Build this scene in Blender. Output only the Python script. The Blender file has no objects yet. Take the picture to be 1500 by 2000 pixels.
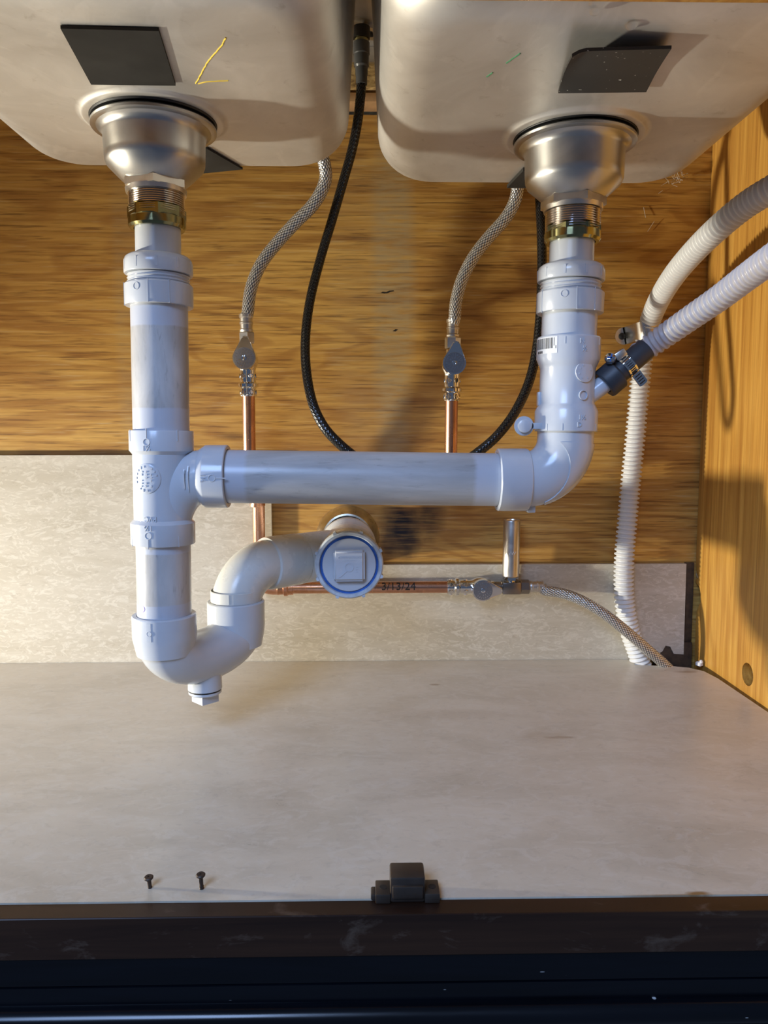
import bpy, bmesh, math, random
import numpy as np
from mathutils import Vector, Matrix

random.seed(4)
rng = np.random.default_rng(4)
PI = math.pi
SC = bpy.context.scene
COL = SC.collection

# ------------------------------------------------------------------ camera
H = 0.306                                   # lens height above the cabinet floor
PITCH, YAW, ROLL = 5.776, -1.007, -0.068    # degrees
FPX = 1500.0                                # focal length in pixels of the 1500x2000 frame
_p, _y, _r = (math.radians(v) for v in (PITCH, YAW, ROLL))
_f = np.array([-math.sin(_y) * math.cos(_p), math.cos(_y) * math.cos(_p), -math.sin(_p)])
_rt = np.array([math.cos(_y), math.sin(_y), 0.0])
_up = np.cross(_rt, _f)
_R = np.array([[math.cos(_r), math.sin(_r), 0], [-math.sin(_r), math.cos(_r), 0], [0, 0, 1]]) @ np.array([_rt, _up, _f])
cam = bpy.data.cameras.new('camera')
cam.lens = 36.0 * FPX / 2000.0
cam.sensor_width = 36.0
cam.clip_start = 0.01
camo = bpy.data.objects.new('camera', cam)
COL.objects.link(camo)
m = Matrix.Identity(4)
for i in range(3):
    m[i][0], m[i][1], m[i][2] = _R[0][i], _R[1][i], -_R[2][i]
m[2][3] = H
camo.matrix_world = m
SC.camera = camo
CAM = np.array([0, 0, H])

# ------------------------------------------------------------------ light
SC.view_settings.view_transform = 'Standard'
SC.view_settings.look = 'None'
SC.view_settings.gamma = 1.0
SC.view_settings.use_curve_mapping = False
SC.view_settings.exposure = 0.0

w = bpy.data.worlds.new('world')
SC.world = w
w.use_nodes = True
bg = w.node_tree.nodes['Background']
bg.inputs[0].default_value = (0.46, 0.62, 1.0, 1)
bg.inputs[1].default_value = 0.14


def lamp(name, kind, loc, aim, energy, color, **kw):
    l = bpy.data.lights.new(name, kind)
    l.energy = energy
    l.color = color
    for k, v in kw.items():
        setattr(l, k, v)
    o = bpy.data.objects.new(name, l)
    COL.objects.link(o)
    o.location = loc
    d = Vector(aim) - Vector(loc)
    o.rotation_euler = d.to_track_quat('-Z', 'Y').to_euler()
    return o


# a warm work light standing on the cabinet floor at the left, beaming to the right
lamp('work_light', 'SPOT', (-1.30, 0.635, 0.06), (0.5, 0.650, 0.075), 118.0, (1.0, 0.935, 0.77),
     spot_size=math.radians(82), spot_blend=0.95, shadow_soft_size=0.03)
# daylight from the room behind the viewer, up and to the left
lamp('room_window', 'AREA', (-0.65, -1.00, 1.35), (-0.05, 0.75, 0.20), 34.0, (0.39, 0.58, 1.0),
     shape='RECTANGLE', size=0.8, size_y=0.7)


# ------------------------------------------------------------------ placing points
def ray(px, py):
    return _R.T @ np.array([(px - 750) / FPX, (1000 - py) / FPX, 1.0])


def PY(px, py, Y):
    d = ray(px, py)
    return CAM + d * (Y / d[1])


def PZ(px, py, z):
    d = ray(px, py)
    return CAM + d * ((z - H) / d[2])


def PX(px, py, x):
    d = ray(px, py)
    return CAM + d * (x / d[0])


# ------------------------------------------------------------------ materials
class NT:
    def __init__(s, name):
        s.m = bpy.data.materials.new(name)
        s.m.use_nodes = True
        s.t = s.m.node_tree
        s.n = s.t.nodes
        s.p = s.n['Principled BSDF']
        s.out = s.n['Material Output']

    def node(s, typ, **kw):
        n = s.n.new(typ)
        for k, v in kw.items():
            if k.startswith('i_'):
                n.inputs[k[2:].replace('_', ' ')].default_value = v
            else:
                setattr(n, k, v)
        return n

    def link(s, a, b):
        s.t.links.new(a, b)

    def coord(s, scale=(1, 1, 1), rot=(0, 0, 0), kind='Object', loc=(0, 0, 0)):
        c = s.node('ShaderNodeTexCoord')
        mp = s.node('ShaderNodeMapping')
        mp.inputs['Scale'].default_value = scale
        mp.inputs['Rotation'].default_value = rot
        mp.inputs['Location'].default_value = loc
        s.link(c.outputs[kind], mp.inputs['Vector'])
        return mp.outputs[0]

    def noise(s, vec, scale, detail=4.0, rough=0.55, dist=0.0):
        n = s.node('ShaderNodeTexNoise')
        n.inputs['Scale'].default_value = scale
        n.inputs['Detail'].default_value = detail
        n.inputs['Roughness'].default_value = rough
        n.inputs['Distortion'].default_value = dist
        s.link(vec, n.inputs['Vector'])
        return n.outputs['Fac']

    def ramp(s, fac, stops):
        r = s.node('ShaderNodeValToRGB')
        e = r.color_ramp.elements
        while len(e) < len(stops):
            e.new(0.5)
        for k, (pos, c) in enumerate(stops):
            e[k].position = pos
            e[k].color = (c, c, c, 1) if isinstance(c, (int, float)) else (*c, 1)
        s.link(fac, r.inputs[0])
        return r.outputs[0]

    def mix(s, fac, a, b, mode='MIX'):
        n = s.node('ShaderNodeMix', data_type='RGBA', blend_type=mode)
        for v, sock in ((fac, n.inputs[0]), (a, n.inputs[6]), (b, n.inputs[7])):
            if hasattr(v, 'default_value'):
                s.link(v, sock)
            elif isinstance(v, (int, float)):
                sock.default_value = v
            else:
                sock.default_value = (*v, 1)
        return n.outputs[2]

    def math(s, op, a, b=0.0, clamp=False):
        n = s.node('ShaderNodeMath', operation=op)
        n.use_clamp = clamp
        for v, sock in ((a, n.inputs[0]), (b, n.inputs[1])):
            if hasattr(v, 'default_value'):
                s.link(v, sock)
            else:
                sock.default_value = v
        return n.outputs[0]

    def blob(s, center, radius, soft=0.4, wob=0.0, wscale=20.0):
        """a soft-edged patch fixed to the surface (a stain): 1 inside, 0 outside"""
        c = s.node('ShaderNodeTexCoord').outputs['Object']
        sb = s.node('ShaderNodeVectorMath', operation='SUBTRACT')
        s.link(c, sb.inputs[0])
        sb.inputs[1].default_value = center
        dv = s.node('ShaderNodeVectorMath', operation='DIVIDE')
        s.link(sb.outputs[0], dv.inputs[0])
        dv.inputs[1].default_value = radius
        ln = s.node('ShaderNodeVectorMath', operation='LENGTH')
        s.link(dv.outputs[0], ln.inputs[0])
        v = ln.outputs['Value']
        if wob:
            v = s.math('ADD', v, s.math('MULTIPLY', s.math('SUBTRACT', s.noise(c, wscale, 5), 0.5), wob))
        return s.ramp(v, [(max(0.0, 1 - soft), 1.0), (1.0, 0.0)])

    def bump(s, h, strength, dist=0.001):
        b = s.node('ShaderNodeBump')
        b.inputs['Strength'].default_value = strength
        b.inputs['Distance'].default_value = dist
        s.link(h, b.inputs['Height'])
        s.link(b.outputs[0], s.p.inputs['Normal'])

    def set(s, **kw):
        names = dict(color='Base Color', rough='Roughness', metal='Metallic', spec='Specular IOR Level', trans='Transmission Weight',
                     coat='Coat Weight', coatr='Coat Roughness', sss='Subsurface Weight', ior='IOR', aniso='Anisotropic')
        for k, v in kw.items():
            sock = s.p.inputs[names[k]]
            if hasattr(v, 'default_value'):
                s.link(v, sock)
            elif k == 'color':
                sock.default_value = (*v, 1)
            else:
                sock.default_value = v
        return s.m


def simple(name, color, rough=0.5, metal=0.0, var=0.0, vscale=60.0, **kw):
    n = NT(name)
    if var:
        f = n.noise(n.coord(), vscale, 4)
        c = n.ramp(f, [(0.3, tuple(x * (1 - var) for x in color)), (0.7, tuple(min(1, x * (1 + var)) for x in color))])
        n.set(rough=n.math('ADD', n.math('MULTIPLY', f, 0.25), rough - 0.12))
        return n.set(color=c, metal=metal, **kw)
    return n.set(color=color, rough=rough, metal=metal, **kw)


def plywood(name, horizontal=True):
    n = NT(name)
    if horizontal:
        s1, s2, s3 = (1.6, 1, 9), (7, 7, 190), (16, 16, 430)
    else:
        s1, s2, s3 = (9, 9, 1.1), (170, 170, 4), (620, 620, 9)
    warp = n.noise(n.coord((s1[0], s1[1], s1[2])), 1.0, 3, 0.5, 0.8)
    fig = n.math('SINE', n.math('MULTIPLY', warp, 62.0 if horizontal else 46.0))
    fig = n.math('ADD', n.math('MULTIPLY', fig, 0.5), 0.5)
    streak = n.noise(n.coord(s2), 1.0, 5, 0.62, 0.25)
    pores = n.noise(n.coord(s3), 1.0, 3, 0.6, 0.1)
    broad = n.noise(n.coord((2.2, 2.2, 3.2)), 1.0, 3)
    if horizontal:
        base = n.ramp(streak, [(0.25, (0.29, 0.145, 0.030)), (0.45, (0.52, 0.285, 0.062)), (0.62, (0.66, 0.395, 0.098)), (0.85, (0.76, 0.50, 0.165))])
        c = n.mix(n.math('MULTIPLY', n.ramp(fig, [(0.55, 0.0), (0.95, 1.0)]), 0.42), base, (0.25, 0.095, 0.018))
        c = n.mix(n.ramp(pores, [(0.54, 0.0), (0.68, 0.72)]), c, (0.115, 0.048, 0.013))
        c = n.mix(n.ramp(pores, [(0.28, 0.55), (0.40, 0.0)]), c, (0.62, 0.47, 0.24))
        c = n.mix(n.ramp(broad, [(0.36, 0.42), (0.66, 0.0)]), c, (0.33, 0.125, 0.022))
        # a grey-green glue smear running down behind the two bowls, and a faint one at the left
        for px, hw, st in ((768, 0.034, 0.62), (700, 0.05, 0.16), (246, 0.022, 0.20)):
            cx = PY(px, 500, 1.03)
            b = n.blob((cx[0], 1.03, 0.50), (hw, 0.3, 0.30), 0.45, 0.35, 14.0)
            b = n.math('MULTIPLY', b, n.ramp(n.noise(n.coord((30, 30, 200)), 1.0, 4), [(0.32, 0.15), (0.58, 1.0)]))
            c = n.mix(n.math('MULTIPLY', b, st), c, (0.43, 0.34, 0.19))
        # soot left by the torch beside the waste pipe
        for px, py, rx, rz, st in ((784, 1025, .034, .055, 1.0), (838, 1010, .026, .040, .8), (800, 1060, .018, .03, .7), (760, 1062, .02, .03, .6), (455, 852, .028, .006, .5)):
            q = PY(px, py, 1.03)
            b = n.blob(tuple(q), (rx, .3, rz), 0.75, 0.5, 60.0)
            b = n.math('MULTIPLY', b, n.ramp(pores, [(0.36, 0.55), (0.52, 1.0)]))
            c = n.mix(n.math('MULTIPLY', b, st), c, (0.010, 0.007, 0.009))
        n.bump(n.math('ADD', streak, n.math('MULTIPLY', pores, 0.6)), 0.35, 0.0006)
        return n.set(color=c, rough=n.ramp(broad, [(0.3, 0.36), (0.7, 0.52)]), spec=0.45)
    base = n.ramp(streak, [(0.25, (0.30, 0.115, 0.018)), (0.48, (0.56, 0.285, 0.055)), (0.68, (0.70, 0.40, 0.09)), (0.9, (0.78, 0.49, 0.14))])
    c = n.mix(n.math('MULTIPLY', n.ramp(fig, [(0.6, 0.0), (1.0, 1.0)]), 0.30), base, (0.33, 0.13, 0.022))
    c = n.mix(n.ramp(pores, [(0.58, 0.0), (0.76, 0.45)]), c, (0.22, 0.09, 0.018))
    c = n.mix(n.ramp(broad, [(0.34, 0.30), (0.6, 0.0)]), c, (0.36, 0.16, 0.03))
    n.bump(n.math('ADD', streak, n.math('MULTIPLY', pores, 0.5)), 0.25, 0.0005)
    return n.set(color=c, rough=0.40, spec=0.4)


def laminate(name, floor):
    n = NT(name)
    a = n.noise(n.coord((5, 9, 26) if not floor else (7, 14, 10)), 1.0, 6, 0.62, 0.8)
    b = n.noise(n.coord((70, 90, 190) if not floor else (90, 130, 90)), 1.0, 6, 0.65, 0.9)
    f = n.noise(n.coord((62, 60, 140) if not floor else (36, 60, 40)), 1.0, 4, 0.7, 1.6)
    c = n.ramp(a, [(0.28, (0.57, 0.49, 0.365)), (0.52, (0.67, 0.585, 0.45)), (0.78, (0.75, 0.67, 0.53))] if floor else [(0.28, (0.46, 0.40, 0.30)), (0.52, (0.545, 0.485, 0.385)), (0.78, (0.63, 0.57, 0.465))])
    if floor:
        c = n.mix(n.ramp(f, [(0.50, 0.0), (0.62, 0.40)]), c, (0.74, 0.68, 0.57))
        c = n.mix(n.ramp(b, [(0.32, 0.22), (0.46, 0.0)]), c, (0.40, 0.345, 0.27))
    else:
        c = n.mix(n.ramp(f, [(0.50, 0.0), (0.60, 0.55)]), c, (0.70, 0.645, 0.54))
        c = n.mix(n.ramp(b, [(0.30, 0.45), (0.44, 0.0)]), c, (0.36, 0.30, 0.225))
    if floor:
        for px, py, rx, ry, st in ((1365, 1745, .010, .003, .9), (1310, 1748, .035, .0012, .6), (1095, 1440, .02, .004, .4), (850, 1337, .008, .004, .6), (1340, 1312, .02, .006, .45), (1060, 1440, .03, .02, .13), (880, 1395, .10, .02, .12)):
            q = PZ(px, py, 0.0)
            c = n.mix(n.math('MULTIPLY', n.blob(tuple(q), (rx, ry, .1), 0.6, 0.9, 120.0), st), c, (0.26, 0.13, 0.03))
        n.bump(b, 0.04, 0.0005)
        return n.set(color=c, rough=n.ramp(a, [(0.3, 0.27), (0.7, 0.36)]), spec=0.5)
    n.bump(b, 0.06, 0.0005)
    return n.set(color=c, rough=0.40, spec=0.4)


def steel(name, base, rough, streaky, metal=1.0):
    n = NT(name)
    a = n.noise(n.coord((9, 9, 9)), 1.0, 6, 0.6, 0.9)
    b = n.noise(n.coord((60, 60, 60)), 1.0, 5, 0.65, 0.6)
    d = n.noise(n.coord((15, 11, 15), loc=(3, 1, 2)), 1.0, 4, 0.6, 1.9)
    c = n.ramp(a, [(0.3, tuple(x * 0.84 for x in base)), (0.7, tuple(min(1, x * 1.12) for x in base))])
    c = n.mix(n.ramp(b, [(0.24, 0.35 * streaky), (0.38, 0.0)]), c, (0.26, 0.21, 0.14))
    c = n.mix(n.ramp(d, [(0.56, 0.0), (0.66, 0.30 * streaky)]), c, (0.86, 0.84, 0.80))
    n.bump(b, 0.05, 0.0005)
    return n.set(color=c, metal=metal, rough=n.math('ADD', n.math('MULTIPLY', a, 0.16), rough - 0.08))


def old_pipe(name, axis, lo, hi):
    n = NT(name)
    sc = {'z': (240, 240, 45), 'x': (40, 240, 240)}[axis]
    sb = {'z': (30, 30, 8), 'x': (7, 40, 40)}[axis]
    a = n.noise(n.coord(sc), 1.0, 5, 0.65, 0.4)
    b = n.noise(n.coord(sb), 1.0, 5, 0.6, 0.5)
    c = n.ramp(b, [(0.3, (0.33, 0.325, 0.32)), (0.5, (0.44, 0.435, 0.43)), (0.72, (0.56, 0.555, 0.55))])
    c = n.mix(n.ramp(a, [(0.28, 0.55), (0.42, 0.0)]), c, (0.22, 0.21, 0.20))
    sep = n.node('ShaderNodeSeparateXYZ')
    n.link(n.node('ShaderNodeTexCoord').outputs['Object'], sep.inputs[0])
    v = sep.outputs['X' if axis == 'x' else 'Z']
    mid, half = (lo + hi) / 2, (hi - lo) / 2
    d = n.math('ADD', n.math('DIVIDE', n.math('ABSOLUTE', n.math('SUBTRACT', v, mid)), half), n.math('MULTIPLY', n.math('SUBTRACT', b, 0.5), 0.10))
    c = n.mix(n.ramp(d, [(0.96, 0.0), (1.0, 0.85)]), c, (0.50, 0.53, 0.60))
    return n.set(color=c, rough=0.30, spec=0.5)


M = {}
M['ply'] = plywood('fir_plywood')
M['oak'] = plywood('fir_side_panel', False)
M['floor'] = laminate('laminate_floor', True)
M['splash'] = laminate('laminate_splash', False)
M['steel'] = steel('sink_steel', (0.68, 0.66, 0.62), 0.50, 0.9, 0.80)
M['cup'] = steel('strainer_steel', (0.50, 0.495, 0.48), 0.33, 0.3, 1.0)
M['chrome'] = simple('chrome', (0.78, 0.77, 0.75), 0.07, 1.0)
M['darkchrome'] = simple('handle_face', (0.46, 0.46, 0.48), 0.24, 1.0)
M['nickel'] = simple('brushed_nickel', (0.66, 0.63, 0.58), 0.33, 1.0, 0.05, 90)
M['zinc'] = simple('bright_zinc', (0.74, 0.73, 0.70), 0.24, 1.0, 0.05, 70)
M['bronze'] = simple('dull_nickel', (0.30, 0.26, 0.22), 0.30, 1.0)
M['thread'] = simple('threaded_steel', (0.66, 0.62, 0.58), 0.17, 1.0)
M['brass'] = simple('yellow_chromate', (0.33, 0.31, 0.15), 0.14, 1.0, 0.25, 40)
M['escut'] = simple('tarnished_chrome', (0.66, 0.62, 0.50), 0.30, 1.0, 0.25, 70)
M['pvc'] = simple('white_pvc', (0.535, 0.565, 0.61), 0.19, 0.0, 0.03, 30, spec=0.5)
M['pvcold'] = simple('aged_pvc', (0.60, 0.605, 0.58), 0.26, 0.0, 0.07, 22, spec=0.5)
M['pipez'] = old_pipe('stained_pipe_upright', 'z', PY(314, 800, .715)[2], PY(314, 640, .715)[2])
M['pipez2'] = old_pipe('stained_pipe_lower', 'z', PY(320, 1175, .715)[2], PY(320, 1075, .715)[2])
M['pipex'] = old_pipe('stained_pipe_level', 'x', PY(482, 935, .715)[0], PY(925, 935, .715)[0])
M['primer'] = simple('blue_cement', (0.04, 0.13, 0.42), 0.35, 0.0, 0.3, 90)
M['ring'] = simple('ribbed_ring_pvc', (0.50, 0.55, 0.60), 0.35, 0.0, 0.22, 90)
M['rubber'] = simple('slate_rubber', (0.030, 0.036, 0.046), 0.48, 0.0, 0.1, 50)
M['gasket'] = simple('black_rubber', (0.010, 0.010, 0.010), 0.5)
M['pad'] = simple('charcoal_felt_pad', (0.028, 0.026, 0.023), 0.8, 0.0, 0.25, 40, spec=0.2)
M['padspeck'] = None
M['ink'] = simple('black_ink', (0.01, 0.01, 0.012), 0.5)
M['yellow'] = simple('yellow_crayon', (0.80, 0.58, 0.06), 0.7)
M['green'] = simple('green_marker', (0.05, 0.20, 0.09), 0.6)
M['catch'] = simple('brown_plastic', (0.036, 0.025, 0.018), 0.40, 0.0, 0.2, 80)
M['rust'] = simple('dark_rusty_screw', (0.055, 0.035, 0.024), 0.5, 0.4, 0.3, 300)
M['darkhole'] = simple('dark_void', (0.020, 0.014, 0.009), 0.8)  # near-black stands in for shade inside gaps and holes
M['rawwood'] = simple('raw_split_wood', (0.33, 0.20, 0.085), 0.7, 0.0, 0.4, 120)
M['holeshade'] = simple('hole_shade_wood', (0.012, 0.008, 0.005), 0.75, 0.0, 0.5, 120)  # nearly black so the drilled hole looks shaded inside
M['shadewood'] = simple('gap_shade_brown', (0.060, 0.036, 0.018), 0.75, 0.0, 0.4, 120)  # shade of the corner gap mixed into the wood colour
M['batten'] = simple('pale_batten', (0.55, 0.34, 0.17), 0.6, 0.0, 0.15, 60)
M['fibre'] = simple('cobweb_fibre', (0.55, 0.50, 0.42), 0.8)
M['purple'] = simple('purple_primer', (0.30, 0.24, 0.52), 0.4)
M['label'] = simple('barcode_sticker', (0.75, 0.75, 0.74), 0.5)
M['drywhite'] = simple('white_scrap', (0.8, 0.78, 0.76), 0.6)
M['dimgrey'] = simple('grey_connector', (0.075, 0.078, 0.080), 0.36, 0.0, 0.1, 100)

n = NT('pad_with_grit')
f = n.noise(n.coord(), 260.0, 2, 0.5)
M['padspeck'] = n.set(color=n.mix(n.ramp(f, [(0.70, 0.0), (0.73, 1.0)]), (0.026, 0.025, 0.023), (0.6, 0.58, 0.54)), rough=0.55)

n = NT('particle_board')
f = n.noise(n.coord((60, 120, 160)), 1.0, 5, 0.7, 1.0)
M['particle'] = n.set(color=n.ramp(f, [(0.3, (0.16, 0.09, 0.03)), (0.5, (0.48, 0.32, 0.12)), (0.7, (0.72, 0.55, 0.27))]), rough=0.85)
n.bump(f, 0.6, 0.002)

n = NT('copper')
f = n.noise(n.coord((30, 30, 30)), 1.0, 5, 0.6, 0.5)
M['copper'] = n.set(color=n.ramp(f, [(0.3, (0.46, 0.225, 0.14)), (0.55, (0.62, 0.33, 0.21)), (0.8, (0.72, 0.44, 0.31))]), metal=1.0, rough=n.ramp(f, [(0.3, 0.36), (0.7, 0.22)]))

n = NT('dark_stained_rail')
f = n.noise(n.coord((3, 12, 70)), 1.0, 5, 0.6, 0.5)
g = n.noise(n.coord((26, 40, 60)), 1.0, 5, 0.65, 0.6)
c = n.ramp(f, [(0.3, (0.020, 0.008, 0.004)), (0.55, (0.040, 0.017, 0.008)), (0.8, (0.070, 0.034, 0.016))])
c = n.mix(n.ramp(g, [(0.58, 0.0), (0.72, 0.5)]), c, (0.15, 0.105, 0.075))
M['rail'] = n.set(color=c, rough=0.42, spec=0.4)

n = NT('navy_black_gloss_paint')
f = n.noise(n.coord((5, 60, 60)), 1.0, 4, 0.6, 0.4)
v = n.node('ShaderNodeTexVoronoi')
v.inputs['Scale'].default_value = 1.0
n.link(n.coord((34, 34, 150)), v.inputs['Vector'])
sp = n.math('MULTIPLY', n.ramp(v.outputs['Distance'], [(0.045, 1.0), (0.06, 0.0)]), n.ramp(n.noise(n.coord((7, 7, 7)), 1.0, 2), [(0.52, 0.0), (0.56, 1.0)]))
M['navy'] = n.set(color=n.mix(sp, n.ramp(f, [(0.3, (0.0012, 0.0018, 0.0030)), (0.7, (0.0026, 0.0040, 0.0070))]), (0.6, 0.6, 0.58)), rough=n.ramp(f, [(0.3, 0.16), (0.7, 0.28)]), spec=0.42)


def braid_mat(name, lo, hi, rough, metal):
    n = NT(name)
    a = n.node('ShaderNodeAttribute', attribute_name='relief')
    c = n.ramp(a.outputs['Fac'], [(0.30, lo), (0.80, hi)])  # groove shade put into the colour: darker where relief is low
    return n.set(color=c, metal=metal, rough=rough)


M['braid'] = braid_mat('steel_braid', (0.10, 0.095, 0.09), (0.86, 0.85, 0.82), 0.22, 0.72)
M['bbraid'] = braid_mat('black_braid', (0.002, 0.002, 0.002), (0.020, 0.020, 0.021), 0.16, 0.0)


def nylon(name, col, clear):
    n = NT(name)
    n.set(color=col, rough=0.30, spec=0.5)
    tl = n.node('ShaderNodeBsdfTranslucent')
    tl.inputs[0].default_value = (*col, 1)
    mx = n.node('ShaderNodeMixShader')
    mx.inputs[0].default_value = 0.18
    n.link(n.p.outputs[0], mx.inputs[1])
    n.link(tl.outputs[0], mx.inputs[2])
    last = mx
    if clear:
        tr = n.node('ShaderNodeBsdfTransparent')
        tr.inputs[0].default_value = (0.86, 0.86, 0.90, 1)
        m2 = n.node('ShaderNodeMixShader')
        m2.inputs[0].default_value = clear
        n.link(mx.outputs[0], m2.inputs[1])
        n.link(tr.outputs[0], m2.inputs[2])
        last = m2
    n.link(last.outputs[0], n.out.inputs[0])
    return n.m


M['nylon'] = nylon('white_corrugated_nylon', (0.84, 0.85, 0.86), 0.0)
M['clear'] = nylon('cloudy_corrugated_nylon', (0.62, 0.61, 0.64), 0.30)

n = NT('water')
M['water'] = n.set(color=(1, 1, 1), rough=0.02, trans=1.0, ior=1.33)


# ------------------------------------------------------------------ mesh building
class MB:
    def __init__(s):
        s.v, s.f, s.a = [], [], []
        s.has_a = False

    def add(s, verts, faces, attr=None):
        b = len(s.v)
        s.v.extend([tuple(float(c) for c in p) for p in verts])
        s.f.extend([tuple(i + b for i in f) for f in faces])
        if attr is None:
            s.a.extend([0.0] * len(verts))
        else:
            s.a.extend([float(x) for x in attr])
            s.has_a = True
        return s

    def bm(s, bm):
        bm.verts.ensure_lookup_table()
        bm.verts.index_update()
        s.add([v.co[:] for v in bm.verts], [[v.index for v in f.verts] for f in bm.faces])
        bm.free()
        return s


def frame(axis, ref=None):
    a = np.array(axis, float)
    a /= np.linalg.norm(a)
    r = np.array(ref if ref is not None else ((0, -1, 0) if abs(a[1]) < 0.9 else (0, 0, 1)), float)
    u = r - a * r.dot(a)
    u /= np.linalg.norm(u)
    return u, np.cross(a, u), a


def lathe(mb, origin, axis, prof, seg=48):
    """profile of (radius, height along axis)"""
    o = np.array(origin, float)
    u, v, a = frame(axis)
    vs, rings = [], []
    for r, h in prof:
        if r < 1e-7:
            rings.append([len(vs)])
            vs.append(o + a * h)
        else:
            rings.append(list(range(len(vs), len(vs) + seg)))
            for k in range(seg):
                t = 2 * PI * k / seg
                vs.append(o + a * h + r * (u * math.cos(t) + v * math.sin(t)))
    fs = []
    for A, B in zip(rings[:-1], rings[1:]):
        if len(A) == 1 and len(B) == 1:
            continue
        for k in range(seg):
            k2 = (k + 1) % seg
            if len(A) == 1:
                fs.append((A[0], B[k2], B[k]))
            elif len(B) == 1:
                fs.append((A[k], A[k2], B[0]))
            else:
                fs.append((A[k], A[k2], B[k2], B[k]))
    mb.add(vs, fs)
    return mb


def hexnut(mb, origin, axis, across, h0, h1, sides=6, inner=0.0, phase=0.0, cham=0.08):
    o = np.array(origin, float)
    u, v, a = frame(axis)
    R = across / 2 / math.cos(PI / sides)
    c = (h1 - h0) * cham
    prof = [(inner, h0), (R * .93, h0), (R, h0 + c), (R, h1 - c), (R * .93, h1), (inner, h1)]
    vs, fs = [], []
    for r, h in prof:
        for k in range(sides):
            t = 2 * PI * k / sides + phase
            vs.append(o + a * h + r * (u * math.cos(t) + v * math.sin(t)))
    for j in range(len(prof) - 1):
        for k in range(sides):
            k2 = (k + 1) % sides
            fs.append((j * sides + k, j * sides + k2, (j + 1) * sides + k2, (j + 1) * sides + k))
    mb.add(vs, fs)
    return mb


def smooth_path(pts, step):
    p = np.array(pts, float)
    P = np.vstack([2 * p[0] - p[1], p, 2 * p[-1] - p[-2]])
    out = []
    for i in range(1, len(P) - 2):
        p0, p1, p2, p3 = P[i - 1:i + 3]
        for t in np.linspace(0, 1, 24, endpoint=False):
            out.append(0.5 * ((2 * p1) + (-p0 + p2) * t + (2 * p0 - 5 * p1 + 4 * p2 - p3) * t * t + (-p0 + 3 * p1 - 3 * p2 + p3) * t ** 3))
    out.append(p[-1])
    out = np.array(out)
    s = np.r_[0, np.cumsum(np.linalg.norm(np.diff(out, axis=0), axis=1))]
    n = max(2, int(s[-1] / step) + 1)
    q = np.linspace(0, s[-1], n)
    return np.stack([np.interp(q, s, out[:, k]) for k in range(3)], 1), q


def tube(mb, path, radius, seg=32, caps=True, disp=None):
    """sweep a circle along a densely sampled path; radius scalar or per point; disp(theta, s)->(extra radius, relief)"""
    p = np.array(path, float)
    n = len(p)
    s = np.r_[0, np.cumsum(np.linalg.norm(np.diff(p, axis=0), axis=1))]
    T = np.gradient(p, axis=0)
    T /= np.linalg.norm(T, axis=1)[:, None]
    u, v, _ = frame(T[0])
    rad = np.full(n, radius) if np.isscalar(radius) else np.array(radius, float)
    th = np.arange(seg) * 2 * PI / seg
    vs, att = [], []
    for i in range(n):
        u = u - T[i] * u.dot(T[i])
        u /= np.linalg.norm(u)
        v = np.cross(T[i], u)
        if disp is not None:
            e, rl = disp(th, s[i])
            R = rad[i] + e
            att.append(rl)
        else:
            R = np.full(seg, rad[i])
        vs.append(p[i] + R[:, None] * (np.cos(th)[:, None] * u + np.sin(th)[:, None] * v))
    vs = np.concatenate(vs)
    fs = []
    for i in range(n - 1):
        for k in range(seg):
            k2 = (k + 1) % seg
            fs.append((i * seg + k, i * seg + k2, (i + 1) * seg + k2, (i + 1) * seg + k))
    if caps:
        fs.append(tuple(range(seg - 1, -1, -1)))
        fs.append(tuple((n - 1) * seg + k for k in range(seg)))
    mb.add(vs, fs, np.concatenate(att) if att else None)
    return mb


def box(mb, lo, hi, bevel=0.0, segs=2, rot=None, pivot=None):
    lo, hi = np.array(lo, float), np.array(hi, float)
    bm = bmesh.new()
    bmesh.ops.create_cube(bm, size=1.0)
    for vv in bm.verts:
        vv.co = Vector([(lo[k] + hi[k]) / 2 + vv.co[k] * (hi[k] - lo[k]) for k in range(3)])
    if bevel:
        bmesh.ops.bevel(bm, geom=bm.edges[:], offset=bevel, segments=segs, affect='EDGES', profile=0.5)
    if rot is not None:
        pv = Vector(pivot if pivot is not None else (lo + hi) / 2)
        bmesh.ops.rotate(bm, cent=pv, matrix=rot, verts=bm.verts[:])
    return mb.bm(bm)


def prism(mb, poly, o, u, v, w, h0, h1):
    """extrude a 2-D outline (in the u,v frame at o) along w from h0 to h1"""
    o, u, v, w = (np.array(x, float) for x in (o, u, v, w))
    n = len(poly)
    vs = [o + u * a + v * b + w * h for h in (h0, h1) for a, b in poly]
    fs = [tuple(range(n - 1, -1, -1)), tuple(range(n, 2 * n))]
    for k in range(n):
        k2 = (k + 1) % n
        fs.append((k, k2, n + k2, n + k))
    mb.add(vs, fs)
    return mb


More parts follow.
